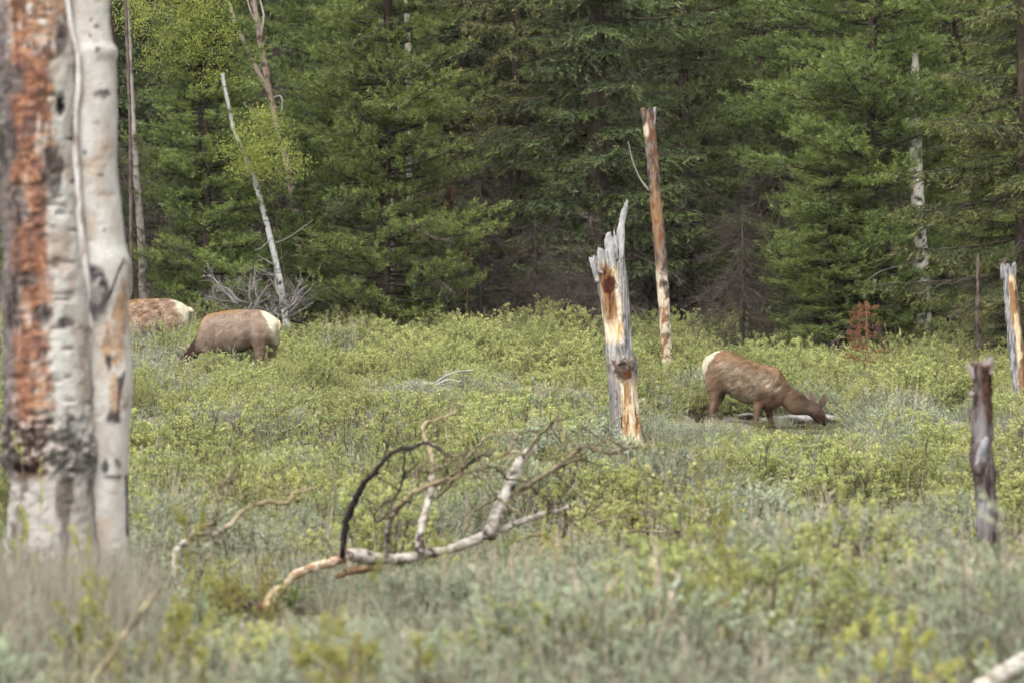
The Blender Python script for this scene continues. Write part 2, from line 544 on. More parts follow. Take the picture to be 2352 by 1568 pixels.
fir_cols = (FIR_A, FIR_B, FIR_TIP)
olive_cols = (lin(66, 74, 40), lin(92, 98, 52), lin(122, 112, 60))
pine_cols = (PINE_A, PINE_B, PINE_TIP)
PROTO = {
    'fir_big': make_conifer('fir', 11, Ht=19, z0=1.9, Lmax=3.3, cols=fir_cols, r0=0.25, step=0.30, deadz=(0.3, 3.0), ndead=34),
    'fir_olive': make_conifer('fir', 12, Ht=15, z0=0.9, Lmax=2.9, cols=olive_cols, r0=0.17, step=0.29, deadz=(0.2, 2.2), ndead=16),
    'pine_full': make_conifer('pine', 13, Ht=14, z0=0.45, Lmax=2.05, cols=pine_cols, r0=0.12, step=0.19, deadz=(0.2, 3.0), ndead=14, nper=6),
    'pine_tall': make_conifer('pine', 14, Ht=17, z0=1.2, Lmax=2.2, cols=(lin(70, 82, 46), lin(94, 106, 54), lin(116, 124, 68)), r0=0.15, step=0.27, deadz=(0.2, 4.0), ndead=24, nper=5),
    'fir_dark': make_conifer('fir', 15, Ht=17, z0=1.4, Lmax=2.4, cols=(lin(52, 64, 38), lin(70, 82, 44), lin(84, 96, 52)), r0=0.17, step=0.32, deadz=(0.2, 3.5), ndead=44),
}

def place_tree(proto, name, px, Y, rz, s, label, group=None, sz=None, base=None):
    x = (px - W / 2) * Y / F
    z = float(ground(x, Y)[0]) - 0.05 if base is None else base
    e = empty(name, (x, Y, z), rz)
    e.scale = (s, s, sz or s)
    for pn, me in PROTO[proto]:
        link_mesh(pn, me, e)
    tag(e, label, 'tree', group)
    return e

FRONT = [
    ('pine_full', 'pine_tree', 470, 125.5, 0.4, 0.86, 'pine with light green tufts behind the farther elk pair, dark slim trunk'),
    ('pine_full', 'pine_tree', 885, 126.5, 2.1, 1.12, 'wide light green pine left of the dark fir, boughs reaching the brush'),
    ('fir_big', 'fir_tree', 1372, 129.5, 1.0, 1.0, 'broad dark fir standing behind the jagged snag, drooping layered boughs'),
    ('pine_full', 'pine_tree', 2010, 125.9, 4.4, 1.2, 'bright green pine around the white aspen stem at right'),
    ('fir_olive', 'fir_tree', 2345, 122.0, 0.3, 1.0, 'olive fir with brownish tips filling the right edge'),
    ('pine_tall', 'pine_tree', 1745, 138.0, 5.0, 1.05, 'shaded pine behind the grazing elk at right, beyond the tall pole snag'),
    ('pine_tall', 'pine_tree', 640, 136.0, 3.3, 1.0, 'pine behind the leaning pale aspen stem'),
    ('fir_dark', 'fir_tree', 262, 130.0, 2.0, 1.05, 'dark fir partly hidden by the near twin aspen trunk'),
    ('fir_dark', 'fir_tree', 1065, 137.0, 0.9, 1.0, 'dark fir between the wide light pine and the broad fir'),
    ('pine_full', 'pine_tree', 700, 126.8, 5.1, 0.36, 'young pine right of the leaning aspen, behind the brush tangle'),
    ('pine_full', 'pine_tree', 1900, 125.2, 2.3, (0.72, 0.46), 'young bright pine at the meadow edge left of the rusty sapling'),
    ('pine_full', 'pine_tree', 755, 131.5, 0.9, 0.95, 'light pine squeezed behind the wide pine, on its left'),
    ('fir_olive', 'fir_tree', 1190, 133.5, 2.9, 0.95, 'olive tipped fir behind the broad dark fir, on its left'),
    ('pine_tall', 'pine_tree', 1575, 134.0, 1.2, 1.0, 'pine rising behind the top of the tall pole snag'),
    ('pine_full', 'pine_tree', 1870, 132.0, 3.9, 1.05, 'light pine behind the bright right pine, on its left'),
    ('pine_full', 'pine_tree', 2190, 135.0, 1.7, 1.1, 'pine between the aspen stem and the olive fir, mostly covered'),
]
for pr, nm, px, Y, rz, s, lab in FRONT:
    place_tree(pr, nm, px, Y, rz, s if np.isscalar(s) else s[0], lab, sz=None if np.isscalar(s) else s[1])

# rows deeper in the forest
rr = random.Random(5)
row = 0
for Y, x0, x1, dx in ((142, 60, 2330, 230), (150, -40, 2420, 210), (162, -20, 2400, 210), (178, -60, 2420, 190), (200, -60, 2440, 180)):
    px = x0 + rr.uniform(0, 100)
    while px < x1:
        pr = rr.choice(['fir_dark', 'fir_dark', 'pine_tall', 'fir_big', 'fir_dark', 'pine_full' if row < 2 else 'fir_dark'])
        place_tree(pr, 'pine_tree' if 'pine' in pr else 'fir_tree', px, Y + rr.uniform(-3, 3), rr.uniform(0, 6.28), rr.uniform(0.9, 1.15),
                   'conifer deep in the dark forest behind the front trees', 'conifers deep in the forest')
        px += dx * rr.uniform(0.7, 1.3)
    row += 1

#%%DEADTREES
# bare dead conifers: the low tangle, its brown darkened to stand for forest shade
def make_dead(seed, Ht, n, col):
    rng = np.random.default_rng(seed)
    ta, da = Acc(), Acc()
    trunk_geo(ta, rng, Ht, 0.09, col * 0.9, seed=seed, k=8)
    zs = rng.uniform(0.3, Ht - 0.3, n)
    dead_branches(da, rng, zs, (1.9 - 1.1 * zs / Ht) * rng.uniform(0.6, 1.2, n), col, r=0.011, sub=26, trunk_r=0.08, droop=0.55)
    return [('trunk', ta.mesh('dead_trunk', M_BARK)), ('branches', da.mesh('dead_branches', M_TWIG))]
PROTO['dead_a'] = make_dead(31, 5.5, 90, lin(74, 66, 61))
PROTO['dead_b'] = make_dead(32, 4.2, 84, lin(70, 61, 56))
for pr, px, Y, rz, s, lab in (
        ('dead_b', 1790, 131.0, 2.0, 1.1, 'bare dead conifer in the shade behind the grazing elk'),
        ('dead_b', 1225, 127.0, 1.0, 0.7, 'bare twiggy dead conifer under the broad fir, left of the jagged snag'),
        ('dead_a', 1105, 131.0, 4.0, 0.75, 'bare dead conifer in the gap right of the wide pine'),
        ('dead_a', 690, 134.0, 5.0, 1.25, 'tall bare dead conifer behind the forked pale stem'),
        ('dead_b', 1500, 133.0, 3.0, 0.9, 'bare dead conifer behind the tall pole snag'),
        ('dead_a', 1880, 134.0, 3.6, 1.2, 'bare dead conifer in the dark gap left of the bright pine'),
        ('dead_b', 1700, 125.5, 0.7, 0.85, 'low bare dead conifer behind the rump of the right elk'),
        ('dead_a', 1310, 126.0, 2.2, 0.5, 'low tangle of a bare dead conifer just left of the jagged snag'),
        ('dead_b', 255, 124.5, 3.0, 1.2, 'bare dead conifer beside the near aspen, behind the half hidden elk')):
    e = place_tree(pr, 'dead_conifer', px, Y, rz, s, lab)
    e['category'] = 'dead tree'

# red-needled dead sapling at the forest edge
def build_sapling():
    rng = np.random.default_rng(77)
    ta, ca = Acc(), Acc()
    cen = trunk_geo(ta, rng, 1.35, 0.022, lin(150, 120, 95), seed=3, k=8, n=14)
    z = 0.25
    while z < 1.3:
        for k in range(4):
            L = 0.06 + 0.24 * (1 - z / 1.4) * rng.uniform(0.3, 1.4)
            P, D, axis, lat = pine_branch(rng, L)
            az = rng.uniform(0, 6.28); org = np.array([0, 0, z + rng.uniform(-0.06, 0.06)])
            if rng.random() < 0.25: continue
            nn = 26; n = len(P) * nn
            Pb = np.repeat(P, nn, 0); Db = np.repeat(D, nn, 0)
            keep = np.repeat(rng.random(len(P)) < 0.5, nn)
            Dk = unit(Db * 0.8 + rand_unit(rng, n) - np.array([0, 0, 0.4])); S = side_of(rng, Dk)
            V, T = blade_geo(Pb + Db * rng.uniform(0, 0.08, (n, 1)), Dk, S, rng.uniform(0.03, 0.06, n), 0.009)
            V = V.reshape(n, 4, 3)[keep].reshape(-1, 3); T = T[:0]
            b = np.arange(keep.sum())[:, None] * 4
            T = np.concatenate([b + np.array([[0, 1, 2]]), b + np.array([[0, 2, 3]])])
            C = lin(136, 97, 72) * rng.uniform(0.7, 1.3, (keep.sum(), 1))
            ca.add(rotz(V, az) + org, T, np.repeat(C, 4, 0), False)
            V, T = tube_geo(rotz(axis, az) + org, np.linspace(0.008, 0.003, len(axis)), 4, False)
            ca.add(V, T, lin(120, 100, 85), True)
        z += 0.16
    p = at(1993, 826, 117.5)
    e = empty('dead_sapling', (p[0], p[1], float(ground(p[0], p[1])[0])))
    h = p[2] - e.location.z
    ta.obj('trunk', M_TWIG, e); ca.obj('crown', M_RUST, e)
    e.scale = (1.0, 1.0, 1.0); e.location.z = p[2] - 0.25
    tag(e, 'small dead conifer sapling with rusty red needles at the forest edge', 'sapling')
build_sapling()

# ------------------------------------------------------------------ traced stems: snags, poles, aspens
def paint(Vw):
    px = Vw[:, 0] / Vw[:, 1] * F + W / 2
    py = H / 2 - (Vw[:, 2] - CZ) / Vw[:, 1] * F
    return px, py

def edge_trunk(acc, Y, rows, colf, nth=48, nz=120, top=None, disp=None, depth=1.0, cup=True, hollow=0.35):
    """rows: (py, left px, right px) from the top down; world geometry at distance Y"""
    rows = sorted(rows, key=lambda r: -r[0])            # bottom first
    R = np.array(rows, float)
    py0, py1 = R[0, 0], R[-1, 0]
    th = np.arange(nth) * 2 * math.pi / nth
    tp = np.full(nth, py1) if top is None else top(th)
    v = np.linspace(0, 1, nz)
    PYg = py0 + (tp[None, :] - py0) * v[:, None]
    key = -R[:, 0]
    xl = np.interp(-PYg, key, R[:, 1]); xr = np.interp(-PYg, key, R[:, 2])
    s = Y / F
    xc = ((xl + xr) / 2 - W / 2) * s; r = (xr - xl) / 2 * s
    z = CZ + (H / 2 - PYg) * s
    X = xc + r * np.sin(th)[None, :]; Yv = Y - depth * r * np.cos(th)[None, :]
    V = np.stack([X, Yv, z], -1).reshape(-1, 3)
    out = np.stack([np.sin(th)[None, :] + 0 * r, -np.cos(th)[None, :] + 0 * r, 0 * r], -1).reshape(-1, 3)
    if disp is not None:
        V = V + out * disp(V)[:, None]
    C = colf(V)
    T = grid_tris(nz, nth)
    if cup:
        rim = V[(nz - 1) * nth:]
        c = rim.mean(0)
        inner = rim * 0.45 + c * 0.55; inner[:, 2] = rim[:, 2] * 0.5 + c[2] * 0.5 - hollow * r.mean()
        c2 = c.copy(); c2[2] = rim[:, 2].min() - hollow * r.mean()
        n0 = len(V)
        V = np.vstack([V, inner, c2]); C = np.vstack([C, C[(nz - 1) * nth:n0] * 0.8, C[n0 - 1] * 0.6])
        j = np.arange(nth); jn = (j + 1) % nth
        a = (nz - 1) * nth
        T = np.vstack([T, np.stack([a + j, a + jn, n0 + jn], -1), np.stack([a + j, n0 + jn, n0 + j], -1),
                       np.stack([n0 + j, n0 + jn, np.full(nth, n0 + nth)], -1)])
    acc.add(V, T, C)

def shift_to(o, root):
    """child meshes are written in world space: keep them there under a moved root"""
    o.matrix_parent_inverse = root.matrix_world.inverted()

def world_child(acc, name, mats, root):
    o = acc.obj(name, mats)
    loc = np.array(root.location)
    me = o.data
    co = np.empty(len(me.vertices) * 3, np.float32)
    me.vertices.foreach_get('co', co)
    co = co.reshape(-1, 3) - loc.astype(np.float32)
    me.vertices.foreach_set('co', co.ravel())
    me.update()
    o.parent = root
    return o

def n3(V, sx, sy, sz, seed, o=4):
    return fbm(V * np.array([sx, sy, sz]), seed, o)

def blot(px, py, cx, cy, rx, ry, V=None, seed=0, wob=0.5):
    d = np.sqrt(((px - cx) / rx) ** 2 + ((py - cy) / ry) ** 2)
    if V is not None:
        d = d + (n3(V, 25, 25, 25, seed, 4) - 0.5) * 2 * wob
    return 1 - smooth(0.75, 1.15, d)

# --- the near twin aspen
YA = 28.0
def aspen_left_col(V):
    px, py = paint(V)
    n1 = n3(V, 16, 16, 4.0, 1, 5); n2 = n3(V, 30, 30, 50, 2, 4); n4 = n3(V, 44, 44, 12, 3, 5); n5 = n3(V, 9, 9, 5, 4, 4)
    white = lin(190, 186, 179); pink = lin(168, 154, 142); tan = lin(170, 140, 116)
    C = mixc(np.tile(white, (len(V), 1)), pink, smooth(0.45, 0.7, n5))
    wob = (n1 - 0.5) * 90
    edge_o = np.interp(py, [0, 150, 300, 450, 600, 750, 900, 1000], [146, 128, 128, 114, 120, 108, 124, 96])
    zone = smooth(14, -14, px + wob - edge_o)
    C = mixc(C, tan, zone * smooth(0.3, 0.6, n2))
    orange = mixc(np.tile(lin(126, 76, 54), (len(V), 1)), lin(84, 52, 42), smooth(0.45, 0.65, n4))
    C = mixc(C, orange, 0.9 * zone * smooth(0.40, 0.56, n1 * 0.6 + n4 * 0.4 + 0.06 * np.cos((px - 62) / 28.0)))
    C = mixc(C, lin(158, 118, 92), zone * smooth(0.56, 0.66, n2) * 0.8)
    # grey lichen and dead bark down the left side, dark scabs
    C = mixc(C, lin(112, 104, 102), smooth(40, 16, px + wob * 0.4 - np.interp(py, [0, 300, 600, 900], [-12, 4, 2, 4])) * smooth(0.35, 0.5, n2 + 0.1))
    for cx, cy, rx, ry, sd in ((122, 385, 26, 62, 5), (28, 185, 26, 34, 6), (15, 330, 26, 60, 7), (40, 470, 24, 50, 8), (140, 90, 16, 38, 9), (100, 720, 26, 22, 10), (30, 700, 20, 60, 11), (60, 640, 36, 18, 12), (150, 740, 26, 12, 13)):
        C = mixc(C, mixc(np.tile(lin(96, 88, 86), (len(V), 1)), lin(52, 44, 42), smooth(0.45, 0.6, n4)), blot(px, py, cx, cy, rx, ry, V, sd) * 0.9)
    # horizontal bark creases
    cr = smooth(0.66, 0.74, n3(V, 6, 6, 70, 21, 3))
    C = mixc(C, lin(84, 66, 56), cr * 0.7)
    # pocked lower collar
    wb = (n3(V, 9, 9, 9, 22, 4) - 0.5) * 220
    band = smooth(935, 1010, py + wb) * smooth(1110, 1066, py + wb * 0.45) * smooth(250, 200, px + wb * 0.2)
    speck = mixc(np.tile(lin(78, 70, 66), (len(V), 1)), lin(36, 30, 28), smooth(0.42, 0.55, n4))
    speck = mixc(speck, lin(176, 164, 156), smooth(0.58, 0.66, n2))
    C = mixc(C, speck, band * 0.85)
    low = smooth(1085, 1110, py)
    C = mixc(C, mixc(np.tile(lin(166, 160, 153), (len(V), 1)), lin(104, 95, 89), smooth(0.46, 0.62, n1)), low)
    C = mixc(C, lin(22, 18, 18), blot(px, py, 140, 243, 11, 26, V, 14, 0.25))
    C = mixc(C, lin(40, 30, 28), blot(px, py, 60, 1075, 34, 14, V, 15, 0.4))
    # grey seam where the two stems press together
    return C
def aspen_left_disp(V):
    px, py = paint(V)
    n1 = n3(V, 14, 14, 9, 1, 5); n2 = n3(V, 34, 34, 60, 2, 4)
    zone = smooth(20, -10, px - 120)
    d = (n2 - 0.5) * (0.012 + 0.02 * zone) + (n1 - 0.5) * 0.025
    wb = (n3(V, 9, 9, 9, 22, 4) - 0.5) * 220
    band = smooth(935, 1010, py + wb) * smooth(1110, 1066, py + wb * 0.45)
    d = d + band * (0.006 + (n2 - 0.5) * 0.05)
    d = d - 0.03 * blot(px, py, 140, 243, 11, 26)
    d = d - 0.010 * smooth(0.66, 0.74, n3(V, 6, 6, 70, 21, 3))
    return d
def aspen_right_col(V):
    px, py = paint(V)
    n1 = n3(V, 12, 12, 8, 31, 5); n2 = n3(V, 40, 40, 60, 32, 4); n4 = n3(V, 8, 8, 90, 33, 3)
    C = mixc(np.tile(lin(198, 194, 188), (len(V), 1)), lin(180, 170, 159), smooth(0.42, 0.68, n1))
    C = mixc(C, lin(184, 156, 130), smooth(0.62, 0.78, n1) * 0.4)
    C = mixc(C, lin(150, 128, 112), smooth(0.7, 0.76, n4) * 0.6)
    for cx, cy, rx, ry, sd in ((272, 760, 12, 70, 40), (262, 900, 10, 60, 41), (245, 780, 9, 34, 42), (286, 690, 8, 60, 43)):
        C = mixc(C, mixc(np.tile(lin(186, 140, 92), (len(V), 1)), lin(122, 86, 56), smooth(0.45, 0.6, n2)), blot(px, py, cx, cy, rx * 1.2, ry * 1.2, V, sd, 1.3) * 0.65)
    for cx, cy, rx, ry, sd in ((237, 216, 19, 9, 50), (232, 401, 9, 5, 51), (225, 115, 8, 5, 52), (205, 85, 7, 4, 53), (262, 958, 20, 14, 54), (242, 1072, 8, 22, 55), (270, 1062, 8, 18, 59),
                               (262, 1095, 22, 6, 56), (205, 900, 10, 24, 57), (250, 830, 6, 18, 58), (196, 350, 5, 6, 60), (222, 60, 6, 4, 61), (240, 530, 4, 3, 62), (258, 540, 3, 3, 63), (210, 45, 5, 4, 64), (232, 555, 3, 2, 65), (275, 880, 8, 20, 66)):
        C = mixc(C, mixc(np.tile(lin(92, 84, 82), (len(V), 1)), lin(44, 40, 40), smooth(0.42, 0.58, n2)), blot(px, py, cx, cy, rx, ry, V, sd, 0.9) * 0.9)
    # the big arched branch scar
    d = np.sqrt(((px - 216) / 30) ** 2 + ((py - 672) / 58) ** 2)
    arch = smooth(1.25, 1.0, d) * smooth(0.45, 0.7, d + (n2 - 0.5) * 0.5) * smooth(760, 700, py)
    C = mixc(C, mixc(np.tile(lin(110, 104, 102), (len(V), 1)), lin(46, 42, 42), smooth(0.4, 0.6, n2)), arch)
    C = mixc(C, lin(74, 68, 68), blot(px, py, 214, 690, 22, 46, V, 70, 0.9) * 0.7)
    # long fissures
    for (xa, ya, xb, yb) in ((285, 850, 268, 960), (290, 1090, 292, 1230), (248, 690, 285, 590)):
        t = np.clip((py - ya) / (yb - ya), 0, 1)
        C = mixc(C, lin(66, 54, 50), smooth(4.5, 2.0, np.abs(px - (xa + (xb - xa) * t) + (n1 - 0.5) * 14)) * (py > min(ya, yb)) * (py < max(ya, yb)))
    C = mixc(C, lin(96, 88, 84), smooth(1230, 1330, py + (n1 - 0.5) * 120) * 0.5)
    return C
def aspen_right_disp(V):
    px, py = paint(V)
    n1 = n3(V, 8, 8, 5, 31, 4); n2 = n3(V, 40, 40, 60, 32, 4)
    d = (n1 - 0.5) * 0.016 + (n2 - 0.5) * 0.006 - 0.003 * smooth(0.7, 0.76, n3(V, 8, 8, 90, 33, 3))
    dd = np.sqrt(((px - 216) / 30) ** 2 + ((py - 672) / 58) ** 2)
    return d + 0.02 * smooth(1.5, 0.6, dd)

def build_aspen():
    base = at(150, 1476, YA)
    root = empty('aspen_tree', base)
    a = Acc()
    edge_trunk(a, YA, [(-1900, 40, 120), (-900, 10, 130), (-300, -15, 145), (0, -8, 157), (100, -4, 170), (200, -2, 178), (300, 0, 173), (400, 2, 176), (500, 3, 184), (600, 5, 196), (700, 7, 208), (800, 8, 212), (900, 8, 213), (1000, 10, 217), (1060, 12, 220), (1100, 22, 218), (1180, 20, 220), (1300, 10, 232), (1400, -10, 250), (1500, -40, 270)],
               aspen_left_col, nth=130, nz=520, disp=aspen_left_disp, cup=True)
    tag(world_child(a, 'trunk', M_ASPEN, root), 'thicker stem with peeling orange bark')
    a = Acc()
    edge_trunk(a, YA + 0.10, [(-1900, 230, 290), (-900, 190, 280), (-300, 150, 256), (0, 128, 250), (60, 130, 254), (100, 132, 260), (112, 132, 271), (128, 132, 271), (140, 133, 266), (200, 135, 268), (300, 135, 268), (400, 138, 270), (500, 150, 281), (560, 160, 289), (600, 165, 301), (650, 168, 300), (700, 170, 295), (800, 172, 297), (850, 172, 303), (900, 172, 305), (1000, 172, 298), (1100, 172, 295), (1200, 172, 295), (1320, 165, 300), (1500, 150, 325)],
               aspen_right_col, nth=110, nz=460, disp=aspen_right_disp, cup=True)
    tag(world_child(a, 'trunk', M_ASPEN, root), 'slimmer pale stem with black eye scars')
    # raised white rib of bark along the seam
    a = Acc()
    rib = [(152, -30), (160, 40), (170, 95), (178, 130), (180, 200), (176, 232), (172, 260), (174, 340), (177, 420), (184, 520), (194, 600), (204, 680), (209, 760)]
    P = crspline([np.append(at(x, y, YA - 0.02 - 0.03 * (x < 200)), 0) for x, y in rib], 8)[:, :3]
    V, T = tube_geo(P, np.interp(np.linspace(0, 1, len(P)), [0, 0.2, 0.6, 0.9, 1], [0.012, 0.013, 0.016, 0.018, 0.01]), 10)
    nn = n3(V, 40, 40, 12, 80, 3)
    a.add(V + (nn[:, None] - 0.5) * 0.008, T, mixc(np.tile(lin(212, 206, 202), (len(V), 1)), lin(140, 122, 112), smooth(0.5, 0.7, nn)))
    world_child(a, 'bark_rib', M_ASPEN, root)
    # crown far above the frame
    ba, la = Acc(), Acc()
    rng = np.random.default_rng(3)
    for k in range(16):
        p0 = at(150 + rng.uniform(-40, 60), -1100 - 45 * k, YA)
        az = rng.uniform(0, 6.28); L = rng.uniform(0.8, 1.7)
        u = np.linspace(0, 1, 6)[:, None]
        P = p0 + u * np.array([math.cos(az) * L, math.sin(az) * L, L * 0.9]) + rng.normal(0, 0.04, (6, 3)) * u
        V, T = tube_geo(P, np.linspace(0.03, 0.008, 6), 6); ba.add(V, T, lin(190, 182, 176))
        n = 260
        c = P[rng.integers(2, 6, n)] + rng.normal(0, 0.28, (n, 3)); D = rand_unit(rng, n)
        V, T = blade_geo(c, D, side_of(rng, D), 0.05, 0.045); la.add(V, T, lin(120, 145, 60), False)
    cr = world_child(ba, 'limbs', M_ASPEN, root)
    world_child(la, 'crown', M_ASPEN_LEAF, root)
    tag(root, 'large twin aspen trunk with peeling orange and white bark at left', 'tree')
build_aspen()

# --- jagged snag in the middle
def snag_col(cx_of, Wd):
    def f(V):
        px, py = paint(V)
        s = (px - np.interp(py, [460, 600, 700, 850, 950, 1030], [1398, 1398, 1413, 1428, 1434, 1442])) / np.interp(py, [600, 1030], [38, 36])
        n1 = n3(V, 14, 14, 2, 101, 5); n2 = n3(V, 50, 50, 3.5, 102, 4); n4 = n3(V, 34, 34, 5, 103, 5)
        grey = mixc(np.tile(lin(178, 175, 172), (len(V), 1)), lin(104, 101, 100), smooth(0.35, 0.65, n2))
        C = grey
        sw = s + (n1 - 0.5) * 0.9
        cream = mixc(np.tile(lin(220, 206, 182), (len(V), 1)), lin(206, 172, 122), smooth(0.45, 0.65, n2))
        # upper panel: orange rot then cream wood between grey sides
        mid = smooth(-0.85, -0.62, sw) * smooth(0.58, 0.36, sw)
        up = mid * smooth(596, 622, py + (n2 - 0.5) * 40) * smooth(800, 770, py)
        C = mixc(C, cream, up)
        org = mixc(np.tile(lin(150, 108, 70), (len(V), 1)), lin(86, 58, 42), smooth(0.42, 0.6, n4))
        C = mixc(C, org, up * smooth(0.2, -0.05, sw) * smooth(760, 700, py + (n1 - 0.5) * 120))
        C = mixc(C, lin(70, 34, 20), up * blot(px, py, 1399, 655, 15, 22, V, 111, 0.5))
        # lower panel
        lowz = smooth(855, 885, py)
        C = mixc(C, cream, lowz * smooth(-0.75, -0.5, sw) * smooth(1.1, 0.85, sw))
        C = mixc(C, mixc(np.tile(lin(170, 128, 86), (len(V), 1)), lin(126, 88, 58), smooth(0.5, 0.62, n4)),
                 lowz * smooth(0.50, 0.60, n1 + 0.12 * np.exp(-((s + 0.05) / 0.3) ** 2)) * smooth(1015, 980, py))
        C = mixc(C, lin(120, 120, 124), lowz * smooth(-0.15, -0.45, sw) * 0.8)
        C = mixc(C, lin(140, 128, 118), smooth(800, 830, py) * smooth(880, 850, py) * 0.6)
        # knot burl
        C = mixc(C, mixc(np.tile(lin(118, 88, 66), (len(V), 1)), lin(50, 36, 30), smooth(0.38, 0.6, n4)), blot(px, py, 1433, 846, 26, 24, V, 112, 1.1) * 0.85)
        C = mixc(C, lin(112, 72, 48), blot(px, py, 1441, 860, 12, 10, V, 113, 0.5))
        # drying cracks and beetle tracks
        crack = smooth(0.66, 0.72, n3(V, 70, 70, 3.2, 104, 3))
        C = mixc(C, lin(54, 44, 38), crack * 0.75)
        trk = smooth(0.05, 0.02, np.abs(n3(V, 28, 28, 20, 105, 2) - 0.5)) * smooth(0.1, 0.4, sw) * (py < 800)
        C = mixc(C, lin(96, 84, 76), trk * 0.6)
        return C
    return f
def snag_disp(V):
    px, py = paint(V)
    n2 = n3(V, 50, 50, 3.5, 102, 4); n1 = n3(V, 14, 14, 2, 101, 5)
    d = (n2 - 0.5) * 0.022 + (n1 - 0.5) * 0.04 - 0.012 * smooth(0.66, 0.72, n3(V, 70, 70, 3.2, 104, 3))
    sc_ = (px - np.interp(py, [460, 600, 700, 850, 950, 1030], [1398, 1398, 1413, 1428, 1434, 1442])) / 37 + (n1 - 0.5) * 0.9
    d = d - 0.022 * smooth(-0.75, -0.55, sc_) * smooth(0.42, 0.26, sc_) * smooth(600, 640, py) * smooth(800, 760, py) - 0.016 * smooth(-0.5, -0.3, sc_) * smooth(0.95, 0.8, sc_) * smooth(860, 890, py)
    d = d + 0.035 * np.exp(-((px - 1433) / 22) ** 2 - ((py - 846) / 24) ** 2) - 0.02 * blot(px, py, 1430, 842, 9, 8)
    return d
def splinter(root, Y, pts, col, seed, k=7, flat=0.5):
    P = np.array([at(x, y, Y + dy) for x, y, r, dy in pts]); R = np.array([r for x, y, r, dy in pts]) * Y / F
    Q = crspline(np.hstack([P, R[:, None]]), 6)
    V, T = tube_geo(Q[:, :3], np.maximum(Q[:, 3], 0.002), k)
    c = np.vstack([np.repeat(Q[:, :3], k, 0), Q[0, :3], Q[-1, :3]])
    V[:, 1] = c[:, 1] + (V[:, 1] - c[:, 1]) * flat * 0.7
    nn = n3(V, 50, 50, 6, seed, 3)
    a = Acc(); a.add(V + (nn[:, None] - 0.5) * np.array([0.05, 0.04, 0.06]) * min(1.0, Y / 75), T, mixc(np.tile(col, (len(V), 1)), col * 0.55, smooth(0.4, 0.65, nn)))
    return world_child(a, 'splinter', M_WOOD, root)

def build_snag():
    Y = 75.0
    x0 = at(1442, 1042, Y)
    root = empty('snag', (x0[0], Y, float(ground(x0[0], Y)[0])))
    def top(th):
        s = np.sin(th)
        base = np.interp(s, [-1, -0.75, -0.5, -0.2, 0.1, 0.35, 0.6, 0.85, 1], [594, 588, 600, 596, 604, 606, 600, 590, 600])
        j = (hash3(np.arange(len(th)), np.arange(len(th)) * 3, np.arange(len(th)) * 0, 5) - 0.5) * 16
        return base + j
    a = Acc()
    edge_trunk(a, Y, [(580, 1358, 1434), (600, 1362, 1435), (625, 1367, 1438), (650, 1372, 1442), (700, 1381, 1447), (750, 1387, 1450), (800, 1390, 1453), (830, 1392, 1461), (860, 1396, 1463), (900, 1398, 1466), (950, 1402, 1469), (1000, 1406, 1476), (1030, 1405, 1482), (1065, 1398, 1492)],
               snag_col(None, None), nth=110, nz=300, top=top, disp=snag_disp, hollow=0.9)
    world_child(a, 'trunk', M_WOOD, root)
    g = lin(172, 170, 168)
    for i, p in enumerate((
            [(1424, 690, 12, -0.05), (1423, 620, 13, -0.05), (1424, 560, 11, -0.03), (1430, 505, 8, 0), (1438, 470, 5, 0), (1441, 460, 1.5, 0)],
            [(1402, 628, 13, -0.12), (1402, 590, 14, -0.10), (1401, 552, 11, -0.08), (1397, 536, 5, -0.08)],
            [(1412, 600, 8, -0.10), (1414, 560, 7, -0.08), (1413, 541, 3, -0.08)],
            [(1374, 648, 9, -0.08), (1367, 612, 9, -0.08), (1358, 594, 5, -0.08), (1354, 590, 1.5, -0.08)],
            [(1384, 628, 10, -0.13), (1381, 590, 9, -0.12), (1377, 572, 5, -0.12), (1375, 568, 1.5, -0.12)],
            [(1392, 620, 8, -0.14), (1391, 588, 7, -0.13), (1390, 577, 2, -0.13)],
            [(1410, 560, 3, 0.03), (1411, 535, 2, 0.03), (1412, 522, 0.8, 0.03)],
            [(1418, 590, 6, 0.10), (1420, 560, 5, 0.10), (1421, 548, 1.5, 0.10)],
            [(1390, 600, 10, 0.12), (1388, 585, 7, 0.12), (1387, 578, 2, 0.12)])):
        splinter(root, Y, p, g, 130 + i)
    tag(root, 'jagged broken snag with orange rot and a tall grey splinter, mid field', 'snag')
build_snag()

def simple_stem_col(base, dark, seed, accents=()):
    def f(V):
        px, py = paint(V)
        n1 = n3(V, 8, 8, 2, seed, 5); n2 = n3(V, 40, 40, 8, seed + 1, 4)
        C = mixc(np.tile(base, (len(V), 1)), dark, smooth(0.4, 0.65, n2))
        for col, lo, hi, amt, y0, y1 in accents:
            C = mixc(C, col, smooth(lo, hi, n1) * amt * (py > y0) * (py < y1))
        return C
    return f
def simple_disp(seed, amp):
    return lambda V: (n3(V, 30, 30, 8, seed, 4) - 0.5) * amp

